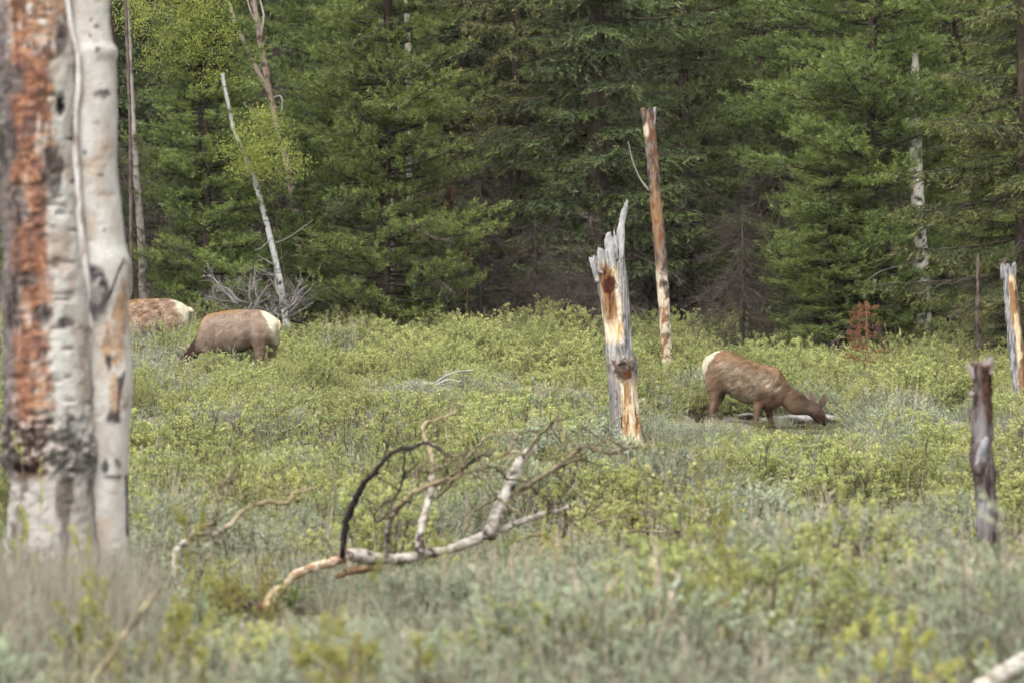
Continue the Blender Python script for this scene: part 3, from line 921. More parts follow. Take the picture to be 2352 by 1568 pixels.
def build_pole_snag():
    Y = 118.0
    x0 = at(1534, 880, Y)
    root = empty('pole_snag', (x0[0], Y, float(ground(x0[0], Y)[0])))
    a = Acc()
    def col(V):
        px, py = paint(V)
        n1 = n3(V, 7, 7, 2.2, 141, 5); n2 = n3(V, 30, 30, 10, 142, 4); n4 = n3(V, 12, 12, 6, 143, 4)
        C = mixc(np.tile(lin(128, 112, 100), (len(V), 1)), lin(74, 64, 58), smooth(0.4, 0.62, n2))
        C = mixc(C, lin(146, 112, 76), 0.7 * smooth(0.48, 0.6, n1) * smooth(270, 300, py))
        C = mixc(C, lin(116, 66, 40), smooth(0.58, 0.66, n4) * 0.8)
        pale = smooth(0.42, 0.52, n4) * smooth(600, 640, py)
        C = mixc(C, lin(196, 182, 160), pale)
        C = mixc(C, lin(128, 88, 62), smooth(0.6, 0.68, n1) * smooth(700, 740, py))
        C = mixc(C, lin(206, 190, 170), blot(px, py, 1484, 300, 7, 16, V, 9, 0.4))
        return C
    edge_trunk(a, Y, [(246, 1472, 1505), (265, 1474, 1504), (300, 1478, 1506), (400, 1488, 1515), (500, 1496, 1524), (600, 1505, 1532), (700, 1512, 1538), (800, 1518, 1543), (850, 1521, 1546), (905, 1522, 1550)],
               col, nth=48, nz=240, disp=simple_disp(145, 0.05), hollow=0.5,
               top=lambda th: 252 + (hash3(np.arange(len(th)), np.arange(len(th)) * 7, np.arange(len(th)), 8) - 0.5) * 12)
    world_child(a, 'trunk', M_WOOD, root)
    splinter(root, Y, [(1498, 300, 5, -0.05), (1502, 270, 5, -0.05), (1504, 250, 3, -0.05), (1505, 246, 1, -0.05)], lin(180, 178, 176), 150)
    splinter(root, Y, [(1480, 275, 6, -0.05), (1478, 256, 5, -0.05), (1477, 248, 1.5, -0.05)], lin(110, 98, 90), 151)
    a = Acc()
    P = crspline([at(x, y, Y - 0.05) for x, y in ((1490, 438), (1470, 410), (1453, 370), (1443, 325))], 6)
    V, T = tube_geo(P, np.linspace(0.022, 0.008, len(P)), 6); a.add(V, T, lin(134, 128, 120))
    world_child(a, 'dead_branch', M_TWIG, root)
    tag(root, 'tall slim pole snag with orange flaking bark before the dark forest', 'snag')
build_pole_snag()

def build_dark_snag():
    Y = 33.0
    x0 = at(2262, 1420, Y)
    root = empty('snag', (x0[0], Y, float(ground(x0[0], Y)[0])))
    def col(V):
        px, py = paint(V)
        n1 = n3(V, 16, 16, 6, 161, 5); n2 = n3(V, 90, 90, 14, 162, 4); n4 = n3(V, 45, 45, 50, 163, 4)
        C = mixc(np.tile(lin(108, 96, 92), (len(V), 1)), lin(58, 48, 46), smooth(0.38, 0.62, n2))
        bark = mixc(np.tile(lin(88, 60, 44), (len(V), 1)), lin(44, 30, 25), smooth(0.42, 0.6, n4))
        C = mixc(C, bark, smooth(2246, 2258, px + (n1 - 0.5) * 30) * smooth(1010, 960, py + (n1 - 0.5) * 90))
        C = mixc(C, lin(150, 146, 148), smooth(0.44, 0.56, n1) * smooth(970, 1050, py + (n1 - 0.5) * 160) * smooth(1330, 1150, py + (n1 - 0.5) * 200) * smooth(2290, 2262, px + (n2 - 0.5) * 30) * 0.8)
        C = mixc(C, lin(150, 146, 146), smooth(14, 4, np.abs(px - 2258 + (n1 - 0.5) * 24)) * smooth(900, 980, py + (n2 - 0.5) * 60) * smooth(1080, 1020, py + (n2 - 0.5) * 60) * 0.75)
        C = mixc(C, lin(148, 130, 116), smooth(842, 826, py) * 0.8)
        return C
    def disp(V):
        px, py = paint(V)
        n2 = n3(V, 90, 90, 14, 162, 4); n1 = n3(V, 16, 16, 6, 161, 4)
        return (n2 - 0.5) * 0.018 + (n1 - 0.5) * 0.03 + 0.012 * blot(px, py, 2248, 1050, 20, 40)
    a = Acc()
    edge_trunk(a, Y, [(824, 2229, 2279), (840, 2231, 2279), (870, 2233, 2280), (900, 2234, 2279), (950, 2233, 2280), (1000, 2232, 2281), (1030, 2230, 2280), (1060, 2229, 2284), (1085, 2231, 2288), (1110, 2236, 2289), (1150, 2241, 2290), (1200, 2244, 2292), (1250, 2246, 2296), (1300, 2246, 2300), (1440, 2240, 2310)],
               col, nth=90, nz=300, disp=disp, hollow=0.5,
               top=lambda th: 832 + 8 * np.sin(th * 2 + 0.5) + (hash3(np.arange(len(th)), np.arange(len(th)) * 7, np.arange(len(th)), 18) - 0.5) * 12)
    world_child(a, 'trunk', M_WOOD, root)
    for i, p in enumerate(([(2238, 870, 9, -0.02), (2232, 848, 8, -0.02), (2226, 838, 4, -0.02), (2222, 833, 1.5, -0.02)],
                           [(2272, 860, 9, -0.03), (2274, 835, 9, -0.02), (2278, 819, 4, -0.02)],
                           [(2262, 860, 8, 0.02), (2262, 838, 8, 0.02), (2264, 822, 4, 0.02)],
                           [(2236, 905, 6, -0.055), (2232, 902, 7, -0.06), (2230, 896, 3, -0.06)],
                           [(2247, 1068, 10, -0.05), (2256, 1040, 11, -0.065), (2262, 1018, 9, -0.07), (2266, 1006, 4, -0.07)])):
        splinter(root, Y, p, lin(150, 138, 132) if i != 4 else lin(166, 164, 168), 170 + i, flat=0.8)
    tag(root, 'short dark weathered snag with brown bark and grey knot, right foreground', 'snag')
build_dark_snag()

def build_edge_snag():
    Y = 108.0
    x0 = at(2342, 950, Y)
    root = empty('snag', (x0[0], Y, float(ground(x0[0], Y)[0])))
    def col(V):
        px, py = paint(V)
        n1 = n3(V, 8, 8, 2.5, 181, 5); n2 = n3(V, 40, 40, 6, 182, 4)
        C = mixc(np.tile(lin(160, 158, 158), (len(V), 1)), lin(96, 92, 92), smooth(0.4, 0.6, n2))
        c = np.interp(py, [604, 930], [2317, 2350])
        mid = smooth(-6, -2, px - c + (n1 - 0.5) * 14)
        C = mixc(C, lin(224, 200, 160), mid * smooth(625, 640, py) * smooth(860, 820, py))
        C = mixc(C, lin(150, 114, 80), mid * smooth(0.5, 0.58, n1) * smooth(625, 650, py))
        C = mixc(C, lin(92, 70, 54), smooth(6, 12, px - c + (n1 - 0.5) * 14) * 0.8)
        return C
    a = Acc()
    edge_trunk(a, Y, [(604, 2301, 2332), (630, 2303, 2333), (700, 2308, 2341), (800, 2316, 2352), (900, 2328, 2364), (1000, 2335, 2376)],
               col, nth=60, nz=220, disp=simple_disp(183, 0.05), hollow=0.6,
               top=lambda th: 610 + (hash3(np.arange(len(th)), np.arange(len(th)) * 7, np.arange(len(th)), 28) - 0.5) * 14)
    world_child(a, 'trunk', M_WOOD, root)
    for i, p in enumerate(([(2306, 640, 7, -0.05), (2303, 618, 6, -0.05), (2301, 606, 1.5, -0.05)], [(2327, 640, 7, -0.05), (2329, 615, 7, -0.05), (2331, 602, 1.5, -0.05)], [(2316, 640, 7, 0.05), (2315, 615, 6, 0.05), (2316, 606, 1.5, 0.05)])):
        splinter(root, Y, p, lin(150, 148, 148), 190 + i)
    tag(root, 'pale split snag with orange streak cut by the right edge', 'snag')
build_edge_snag()

def aspen_pole_col(seed, base, dark, dens=0.62):
    def f(V):
        n1 = n3(V, 5, 5, 3, seed, 4); n2 = n3(V, 10, 10, 9, seed + 2, 3); n4 = n3(V, 3, 3, 22, seed + 3, 3)
        C = mixc(np.tile(base, (len(V), 1)), base * np.array([0.8, 0.76, 0.7]), smooth(0.4, 0.7, n1))
        C = mixc(C, dark, smooth(dens, dens + 0.06, n2))
        C = mixc(C, dark * 1.4, smooth(0.66, 0.72, n4) * 0.7)
        return C
    return f

def pole(name, label, Y, rows, col, mat, seed, extra=(), amp=0.03, nz=160):
    b = max(rows, key=lambda r: r[0])
    x0 = at((b[1] + b[2]) / 2, b[0], Y)
    root = empty(name, x0)
    a = Acc()
    edge_trunk(a, Y, rows, col, nth=28, nz=nz, disp=simple_disp(seed, amp), hollow=0.3)
    world_child(a, 'trunk', mat, root)
    for pts, r0, r1, c in extra:
        a = Acc()
        P = crspline([at(x, y, Y + dy) for x, y, dy in pts], 6)
        V, T = tube_geo(P, np.linspace(r0, r1, len(P)), 7); a.add(V, T, c)
        world_child(a, 'branch', M_TWIG, root)
    tag(root, label, 'tree')
    return root

WHT, BLK = lin(198, 194, 188), lin(56, 52, 50)
pole('aspen_tree', 'pale leaning aspen stem among pines, left of centre', 124.4,
     [(170, 507, 516), (190, 510, 519), (300, 532, 541), (400, 575, 587), (500, 603, 616), (560, 617, 631), (640, 635, 650), (760, 652, 671)],
     aspen_pole_col(201, lin(178, 178, 176), BLK, 0.64), M_ASPEN, 202,
     extra=[([(626, 545, 0), (600, 570, -0.2), (585, 575, -0.3)], 0.014, 0.007, lin(120, 114, 108)), ([(630, 560, -0.1), (665, 545, -0.4), (700, 520, -0.6), (720, 505, -0.7)], 0.014, 0.006, lin(120, 114, 108))])
pole('dead_tree', 'bare forked dead tree rising behind the leaning aspen', 129.5,
     [(-120, 562, 572), (0, 575, 588), (80, 588, 604), (140, 598, 615), (200, 611, 624), (300, 632, 644), (400, 656, 672), (500, 672, 690), (760, 688, 712)],
     aspen_pole_col(205, lin(158, 140, 126), lin(84, 68, 58), 0.58), M_WOOD, 206,
     extra=[([(620, 215, 0), (600, 180, -0.1), (575, 130, -0.2), (548, 70, -0.3), (530, 20, -0.3), (515, -60, -0.3)], 0.055, 0.03, lin(158, 142, 130)),
            ([(598, 100, 0), (590, 60, -0.1), (577, 30, -0.2), (568, 0, -0.2)], 0.03, 0.015, lin(150, 140, 132)),
            ([(600, 80, 0), (606, 40, -0.1), (600, 10, -0.1), (590, -30, -0.1)], 0.03, 0.015, lin(160, 152, 144)),
            ([(628, 225, 0), (645, 222, -0.2), (648, 250, -0.3), (640, 265, -0.3)], 0.02, 0.012, lin(140, 132, 126)),
            ([(540, 200, -0.2), (555, 235, -0.25), (590, 260, -0.3), (618, 262, -0.3)], 0.018, 0.012, lin(120, 112, 106))])
pole('aspen_tree', 'straight pale stem behind the half hidden elk', 124.6,
     [(-160, 284, 292), (180, 296, 306), (300, 302, 314), (420, 306, 322), (500, 312, 330), (600, 318, 338), (740, 320, 344)],
     aspen_pole_col(211, lin(150, 142, 134), lin(86, 78, 72), 0.6), M_ASPEN, 212)
pole('dead_tree', 'thin dark dead stem close to the near aspen trunk', 123.0,
     [(-160, 279, 286), (150, 290, 298), (300, 295, 303), (420, 296, 304), (740, 298, 307)],
     aspen_pole_col(213, lin(92, 82, 78), lin(58, 50, 48), 0.6), M_BARK, 214)
pole('aspen_tree', 'white aspen stem with black scars showing through the right pine', 125.35,
     [(122, 2096, 2108), (150, 2094, 2111), (250, 2088, 2115), (380, 2090, 2119), (500, 2094, 2125), (640, 2100, 2135), (720, 2104, 2139), (850, 2110, 2148)],
     aspen_pole_col(221, lin(222, 214, 202), BLK, 0.6), M_ASPEN, 222,
     extra=[([(2108, 408, -0.1), (2060, 412, -0.3), (2010, 405, -0.5), (1975, 398, -0.6)], 0.03, 0.012, lin(70, 62, 56)),
            ([(2110, 600, -0.1), (2070, 610, -0.5), (2020, 625, -0.8), (1985, 650, -1.0)], 0.025, 0.01, lin(120, 114, 108))])
pole('aspen_tree', 'pale stem behind the wide pine, right one of two', 136.5, [(-150, 926, 938), (150, 930, 944), (460, 934, 948), (560, 936, 952), (760, 938, 956)], aspen_pole_col(231, lin(190, 182, 168), BLK, 0.64), M_ASPEN, 232)
pole('aspen_tree', 'pale stem behind the wide pine, left one of two', 136.0, [(-150, 884, 894), (150, 888, 898), (460, 892, 903), (560, 893, 905), (760, 894, 908)], aspen_pole_col(233, lin(168, 158, 146), BLK, 0.64), M_ASPEN, 234)
pole('dead_tree', 'thin grey dead stem before the olive fir', 119.5, [(585, 2244, 2249), (600, 2243, 2249), (650, 2242, 2250), (800, 2239, 2249)], aspen_pole_col(235, lin(100, 88, 82), lin(66, 54, 50), 0.5), M_WOOD, 236)
pole('leaning_log', 'brown rotten trunk leaning between the wide pine and broad fir', 128.0, [(430, 1030, 1046), (470, 1012, 1040), (520, 990, 1022), (600, 962, 992), (740, 905, 935)], aspen_pole_col(237, lin(96, 70, 52), lin(50, 38, 30), 0.5), M_BARK, 238, amp=0.1)
pole('dead_tree', 'thin reddish dead stem below the broad fir, left', 127.5, [(560, 1066, 1072), (660, 1068, 1075), (780, 1070, 1079)], aspen_pole_col(239, lin(110, 84, 74), lin(70, 54, 48), 0.6), M_BARK, 240)

# young yellow-green aspen crowns at left
def leafy_aspen(label, Y, trunk, crowns, seed):
    rng = np.random.default_rng(seed)
    b = trunk[0]
    p0 = at(b[0], b[1], Y)
    root = empty('aspen_tree', (p0[0], Y, float(ground(p0[0], Y)[0])))
    a, c = Acc(), Acc()
    P = crspline([at(x, y, Y + 0.9) for x, y, r in trunk], 8); P[0, 2] = root.location.z - 0.2
    V, T = tube_geo(P, np.interp(np.linspace(0, 1, len(P)), np.linspace(0, 1, len(trunk)), [r for x, y, r in trunk]), 10)
    a.add(V, T, lin(84, 80, 62))
    tw = Acc()
    for cx, cy, rx, ry, n in crowns:
        ctr = at(cx, cy, Y)
        for k in range(n):
            d = rng.normal(0, 0.62, 3); d /= max(1, np.linalg.norm(d) / 1.25)
            q = ctr + d * np.array([rx, rx, ry]) * Y / F * 1.05
            st = P[np.argmin(np.abs(P[:, 2] - (q[2] - 0.5)))]
            if k % 3 == 0:
                mid = (st + q) / 2 + np.array([0, 0, 0.12])
                V, T = tube_geo(np.array([st, mid, q]), [0.014, 0.008, 0.003], 4, False); tw.add(V, T, lin(120, 112, 96))
            m = 38
            pos = q + rng.normal(0, 0.1, (m, 3)) * np.array([1.2, 1.2, 0.8]); D = unit(rand_unit(rng, m) + np.array([0, 0, -0.5]))
            V, T = blade_geo(pos, D, side_of(rng, D), rng.uniform(0.03, 0.05, m), rng.uniform(0.025, 0.04, m))
            C = lin(160, 168, 88) * rng.uniform(0.75, 1.25, (m, 1))
            c.add(V, T, np.repeat(C, 4, 0), False)
    world_child(a, 'trunk', M_ASPEN, root)
    world_child(tw, 'limbs', M_TWIG, root)
    world_child(c, 'crown', M_ASPEN_LEAF, root)
    tag(root, label, 'tree')
leafy_aspen('young aspen with fresh yellow green leaves at upper left', 124.9, [(470, 800, 0.04), (462, 500, 0.035), (455, 150, 0.03), (430, -60, 0.03)],
            [(420, 40, 110, 70, 100), (380, 110, 70, 40, 34), (480, 120, 60, 70, 40), (360, -20, 120, 60, 60), (520, 180, 40, 30, 16)], 301)
leafy_aspen('small aspen with yellow green leaves beside the leaning pale stem', 124.0, [(668, 800, 0.022), (650, 600, 0.018), (615, 420, 0.014), (590, 300, 0.01)],
            [(590, 320, 55, 50, 50), (625, 370, 55, 40, 34), (560, 375, 40, 36, 18), (600, 270, 30, 30, 14)], 302)

#%%ELK
# ------------------------------------------------------------------ elk
def remesh(V, T, voxel, iters=6):
    me = bpy.data.meshes.new('tmp_elk')
    me.from_pydata(V.tolist(), [], T.tolist()); me.update()
    o = bpy.data.objects.new('tmp_elk', me); COL.objects.link(o)
    r = o.modifiers.new('r', 'REMESH'); r.mode = 'VOXEL'; r.voxel_size = voxel
    s = o.modifiers.new('s', 'SMOOTH'); s.factor = 0.5; s.iterations = iters
    dg = bpy.context.evaluated_depsgraph_get(); dg.update()
    ev = o.evaluated_get(dg); m2 = ev.to_mesh()
    m2.calc_loop_triangles()
    co = np.empty(len(m2.vertices) * 3); m2.vertices.foreach_get('co', co)
    nr = np.empty(len(m2.vertices) * 3); m2.vertices.foreach_get('normal', nr)
    tr = np.empty(len(m2.loop_triangles) * 3, np.int32); m2.loop_triangles.foreach_get('vertices', tr)
    ev.to_mesh_clear()
    bpy.data.objects.remove(o); bpy.data.meshes.remove(me)
    return co.reshape(-1, 3), nr.reshape(-1, 3), tr.reshape(-1, 3)

def loft(secs, n=28):
    rings = []
    th = np.arange(n) * 2 * math.pi / n
    for c, up, w in secs:
        cs, sn = np.cos(th), np.sin(th)
        cs = np.sign(cs) * np.abs(cs) ** 0.92; sn = np.sign(sn) * np.abs(sn) ** 0.92
        rings.append(c + cs[:, None] * up + sn[:, None] * np.array([0, w, 0]))
    V = np.vstack(rings); T = grid_tris(len(secs), n)
    V = np.vstack([V, secs[0][0], secs[-1][0]])
    a, b = len(V) - 2, len(V) - 1
    j = np.arange(n); jn = (j + 1) % n
    T = np.vstack([T, np.stack([jn, j, np.full(n, a)], -1), np.stack([(len(secs) - 1) * n + j, (len(secs) - 1) * n + jn, np.full(n, b)], -1)])
    return V, T

def build_elk(label, loc, yaw, mm, org, body, legs, ears, eye, colf, flow, tail, tuft_n, seed, shag=0.012, tuftL=(0.03, 0.06), bumps=()):
    rng = np.random.default_rng(seed)
    s = mm / 1000.0
    ox, oz = org
    X = lambda x: (x - ox) * s
    Z = lambda z: (oz - z) * s
    Vs, Ts, n = [], [], 0
    def put(V, T):
        nonlocal n
        Vs.append(V); Ts.append(T + n); n += len(V)
    B = crspline(np.array(body, float), 4)
    secs = []
    for xt, zt, xb, zb, w in B:
        t = np.array([X(xt), 0, Z(zt)]); b = np.array([X(xb), 0, Z(zb)])
        secs.append(((t + b) / 2, (t - b) / 2, w))
    put(*loft(secs))
    for leg, ylat in legs:
        Lg = crspline(np.array(leg, float), 4)
        th = np.arange(14) * 2 * math.pi / 14
        rings = []
        for x, z, rx, ry in Lg:
            rings.append(np.stack([X(x) + rx * s * np.cos(th), ylat * (1 + 0.0 * th) + ry * np.sin(th), np.full(14, Z(z))], 1))
        V = np.vstack(rings); T = grid_tris(len(rings), 14)
        V = np.vstack([V, rings[0].mean(0), rings[-1].mean(0)])
        j = np.arange(14); jn = (j + 1) % 14
        T = np.vstack([T, np.stack([jn, j, np.full(14, len(V) - 2)], -1), np.stack([(len(rings) - 1) * 14 + j, (len(rings) - 1) * 14 + jn, np.full(14, len(V) - 1)], -1)])
        put(V, T)
    V, N, T = remesh(np.vstack(Vs), np.vstack(Ts), 0.016, 8)
    # shaggy relief following the lie of the coat
    FL = unit(flow(V, X, Z)); FL = unit(FL - N * np.sum(FL * N, 1, keepdims=True))
    CR = np.cross(N, FL)
    q = np.stack([V @ np.array([0.8, 0.1, 0.5]) * 7, V @ np.array([-0.5, 0.1, 0.85]) * 26, V[:, 1] * 20], 1)
    nz = fbm(q, seed, 4)
    big = fbm(V * 6, seed + 5, 3)
    legm = smooth(0.42, 0.62, V[:, 2])
    V = V + N * ((nz - 0.5) * shag * 2.2 * (0.15 + 0.85 * legm) + (big - 0.5) * 0.022 * legm)[:, None]
    for mx, mz, rx_, rz_, am in bumps:
        gsn = np.exp(-((V[:, 0] - X(mx)) / (rx_ * s)) ** 2 - ((V[:, 2] - Z(mz)) / (rz_ * s)) ** 2)
        V = V + N * (gsn * am * np.clip(np.abs(N[:, 1]) * 1.3, 0, 1))[:, None]
    C = colf(V, N, X, Z, nz) * np.array([0.94, 1.0, 1.04])
    a = Acc()
    a.add(V, T, C)
    for (bx, bz, by, tx, tz, ty, wd, cin, cout) in ears:
        b = np.array([X(bx), by, Z(bz)]); t = np.array([X(tx), ty, Z(tz)])
        u = np.linspace(0, 1, 12)
        prof = np.sin(np.pi * np.clip(0.16 + u * 0.84, 0, 1)) ** 0.8 * wd
        ax = unit(t - b); sd = unit(np.cross(ax, np.array([0.25, 1.0, 0.1])))
        nrm = np.cross(ax, sd)
        k = 12; th = np.arange(k) * 2 * math.pi / k
        ring = b + u[:, None, None] * (t - b) + prof[:, None, None] * (np.cos(th)[None, :, None] * sd + 0.32 * np.sin(th)[None, :, None] * nrm + 0.25 * (np.cos(th) ** 2)[None, :, None] * nrm)
        Ve = ring.reshape(-1, 3); Te = grid_tris(12, k)
        front = (np.sin(th) * nrm[1] < 0)
        Ce = np.where(np.tile(front, 12)[:, None], cin, cout)
        edge = np.tile(np.abs(np.cos(th)) > 0.8, 12)
        Ce = np.where(edge[:, None], cout * 0.9, Ce)
        a.add(Ve, Te, Ce)
    root = empty('elk', loc, yaw)
    bo = a.obj('body', M_FUR, root)
    # guard hairs
    e1, e2 = V[T[:, 1]] - V[T[:, 0]], V[T[:, 2]] - V[T[:, 0]]
    area = np.linalg.norm(np.cross(e1, e2), axis=1)
    cz = V[T].mean(1)[:, 2]
    wgt = area * (0.1 + 0.9 * smooth(0.4, 0.65, cz))
    fi = rng.choice(len(T), tuft_n, p=wgt / wgt.sum())
    r1, r2 = rng.random(tuft_n), rng.random(tuft_n)
    r1s = np.sqrt(r1)
    bc = np.stack([1 - r1s, r1s * (1 - r2), r1s * r2], 1)
    P = (V[T[fi]] * bc[:, :, None]).sum(1)
    Nn = unit((N[T[fi]] * bc[:, :, None]).sum(1)); Cn = (C[T[fi]] * bc[:, :, None]).sum(1)
    Fd = unit((FL[T[fi]] * bc[:, :, None]).sum(1))
    clump = (fbm(P * 14, seed + 9, 2) - 0.5)
    D = unit(Fd + Nn * rng.uniform(0.08, 0.30, (tuft_n, 1)) + rng.normal(0, 0.16, (tuft_n, 3)) + np.cross(Nn, Fd) * clump[:, None] * 1.2)
    S = unit(np.cross(D, Nn))
    Lh = rng.uniform(tuftL[0], tuftL[1], tuft_n) * (0.35 + 0.65 * smooth(0.4, 0.7, P[:, 2]))
    Vb, Tb = blade_geo(P - Nn * 0.002, D, S, Lh, rng.uniform(0.005, 0.011, tuft_n), 0.02)
    Cb = 0.84 * Cn * rng.uniform(0.84, 1.16, (tuft_n, 1))
    h = Acc(); h.add(Vb, Tb, np.repeat(Cb, 4, 0), False)
    h.obj('coat', M_HAIR, root)
    # tail, eye, hooves
    if tail:
        P = np.array([[X(x), y, Z(z)] for x, z, y, r in tail]); R = np.array([r for x, z, y, r in tail])
        Q = crspline(np.hstack([P, R[:, None]]), 4)
        Vt, Tt = tube_geo(Q[:, :3], Q[:, 3], 8)
        ta = Acc(); ta.add(Vt, Tt, lin(206, 188, 154)); ta.obj('tail', M_FUR, root)
    if eye:
        for sgn in (-1, 1):
            th = np.linspace(0.05, math.pi - 0.05, 8)
            Ve = []
            for q_ in th:
                for w_ in np.arange(10) * 0.6283:
                    Ve.append([math.sin(q_) * math.cos(w_), math.sin(q_) * math.sin(w_), math.cos(q_)])
            Ve = np.array(Ve) * 0.017 + np.array([X(eye[0]), sgn * eye[2], Z(eye[1])])
            ea = Acc(); ea.add(Ve, grid_tris(8, 10), lin(22, 16, 14)); ea.obj('eye', M_EYE, root)
    for leg, ylat in legs:
        x, z, rx, ry = leg[-1]
        u = np.linspace(0, 1, 5)
        P = np.stack([np.full(5, X(x)), np.full(5, ylat), Z(z) + 0.03 - u * 0.09], 1)
        Vh, Th = tube_geo(P, np.linspace(0.036, 0.05, 5), 10)
        ha = Acc(); ha.add(Vh, Th, lin(48, 42, 38)); ha.obj('hoof', M_BARK, root)
    tag(root, label, 'elk', 'cow elk grazing')
    return root

M_EYE = bark_mat('eye', rough=0.2, amount=0.0, bump=0.0, spec=0.6)
CREAM = lin(226, 212, 184)

# grazing elk on the right, facing right
RB = [(330, 440, 330, 520, .05), (345, 390, 350, 600, .13), (375, 350, 385, 680, .19), (430, 308, 430, 715, .225), (500, 280, 505, 735, .24), (570, 272, 575, 745, .25), (650, 292, 655, 785, .265),
      (740, 330, 740, 845, .285), (830, 368, 825, 880, .295), (920, 408, 910, 895, .285), (1000, 425, 990, 930, .26), (1080, 437, 1070, 955, .235), (1150, 455, 1140, 948, .215), (1210, 495, 1195, 920, .19),
      (1262, 575, 1240, 900, .155), (1300, 640, 1275, 930, .13), (1360, 693, 1330, 985, .115), (1430, 728, 1395, 1010, .11), (1500, 790, 1472, 1012, .098), (1550, 832, 1528, 1012, .088), (1595, 848, 1572, 1030, .098),
      (1645, 868, 1608, 1072, .10), (1692, 915, 1645, 1098, .085), (1728, 968, 1680, 1112, .066), (1756, 1025, 1706, 1124, .056), (1772, 1068, 1724, 1130, .052), (1772, 1100, 1745, 1132, .03)]
RL = [([(470, 560, 120, .12), (440, 680, 85, .10), (445, 760, 62, .075), (440, 850, 42, .055), (418, 920, 36, .045), (410, 980, 28, .035), (418, 1080, 24, .03), (425, 1160, 24, .03), (430, 1195, 30, .035)], -.13),
      ([(520, 560, 115, .12), (560, 680, 75, .10), (560, 750, 55, .075), (520, 850, 42, .05), (465, 950, 36, .045), (462, 1000, 27, .035), (480, 1100, 24, .03), (490, 1195, 28, .035)], .13),
      ([(1000, 760, 110, .10), (960, 850, 72, .085), (945, 920, 52, .065), (930, 1000, 38, .05), (922, 1070, 32, .042), (920, 1130, 24, .03), (922, 1200, 24, .03), (925, 1235, 30, .035)], -.13),
      ([(1080, 850, 80, .09), (1100, 930, 56, .065), (1108, 1000, 42, .05), (1112, 1070, 34, .042), (1115, 1130, 24, .03), (1118, 1235, 28, .035)], .13)]
def right_col(V, N, X, Z, nz):
    x = V[:, 0]; z = V[:, 2]
    n = fbm(V * 9, 401, 4); m = fbm(V * np.array([16, 16, 30]), 402, 4)
    tan = lin(166, 144, 120); brown = lin(142, 116, 94)
    C = mixc(np.tile(tan, (len(V), 1)), brown, smooth(0.38, 0.62, n))
    xs = np.array([secx[0] for secx in RB]); zt = np.array([secx[1] for secx in RB])
    top = np.interp(x, X(xs), Z(zt))
    C = mixc(C, lin(152, 118, 88), smooth(0.26, 0.03, top - z + (n - 0.5) * 0.2))
    thigh = smooth(X(640), X(540), x + (n - .5) * .2) * smooth(Z(480), Z(600), z)
    C = mixc(C, lin(142, 110, 88), thigh * 0.8)
    C = mixc(C, lin(128, 97, 78), smooth(X(880), X(960), x + (n - .5) * .1) * smooth(Z(700), Z(800), z))
    C = mixc(C, lin(112, 84, 68), smooth(0.52, 0.40, z))
    C = mixc(C, lin(132, 104, 82), smooth(X(1170), X(1280), x + (n - .5) * .2))
    C = mixc(C, lin(92, 72, 60), smooth(X(1270), X(1500), x + (n - .5) * .1))
    C = mixc(C, lin(90, 70, 58), smooth(X(1560), X(1640), x))
    C = mixc(C, lin(62, 44, 36), smooth(Z(960), Z(1050), z) * smooth(X(1280), X(1340), x))
    C = mixc(C, lin(44, 34, 32), smooth(Z(1050), Z(1085), z) * smooth(X(1690), X(1720), x))
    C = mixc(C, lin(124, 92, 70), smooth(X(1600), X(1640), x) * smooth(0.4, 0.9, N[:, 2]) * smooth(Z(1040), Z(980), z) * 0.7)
    C = C * (0.84 + 0.32 * smooth(0.3, 0.7, nz))[:, None]
    zz = [Z(640), Z(560), Z(500), Z(420), Z(350), Z(300), Z(268)]; xb = [X(335), X(340), X(350), X(378), X(428), X(475), X(560)]
    lim = np.interp(z, zz, xb) + 0.05 * (1 - np.clip(np.abs(V[:, 1]) / 0.15, 0, 1)) * smooth(Z(700), Z(500), z)
    C = mixc(C, CREAM, smooth(0.012, -0.012, x - lim + (m - 0.5) * 0.05) * (z > Z(690)))
    C = mixc(C, lin(206, 186, 156), smooth(Z(600), Z(560), z) * 0)
    return C
def right_flow(V, X, Z):
    f = np.tile(np.array([-0.8, 0.0, -0.55]), (len(V), 1))
    nk = smooth(X(1200), X(1400), V[:, 0])[:, None]
    f = f * (1 - nk) + np.array([-0.2, 0, -1.0]) * nk
    lg = smooth(0.6, 0.45, V[:, 2])[:, None] * (1 - nk)
    return f * (1 - lg) + np.array([-0.15, 0, -1.0]) * lg
pe = at(1701 + 0, 806 + 0, 110)
MM = 1.543
def crop4(x, y):   # traced crop to frame pixels
    return (2560 + x * 0.33163) / 1.65306, (1240 + y * 0.33163) / 1.65306
p = at(*crop4(900, 1215), 110.0)
EAR_IN, EAR_OUT = lin(92, 82, 76), lin(128, 100, 78)
build_elk('reddish brown elk grazing with lowered head, facing right beside fallen grey logs', p, 0.12, MM, (900, 1215), RB, RL,
          [(1690, 915, -0.06, 1716, 768, -0.13, 0.062, EAR_IN, EAR_OUT), (1618, 870, 0.07, 1580, 728, 0.12, 0.055, EAR_IN, EAR_OUT)],
          (1672, 965, 0.088), right_col, right_flow, [(345, 400, 0, 0.02), (325, 440, 0, 0.025), (322, 500, 0, 0.015)], 30000, 411, shag=0.016, tuftL=(0.03, 0.075),
          bumps=[(480, 500, 110, 150, 0.05), (620, 600, 50, 120, -0.035), (1010, 740, 80, 130, 0.05), (900, 760, 40, 120, -0.03), (1120, 620, 60, 120, 0.03), (760, 700, 110, 90, 0.02), (580, 350, 50, 40, 0.025), (1150, 900, 40, 40, -0.02)])

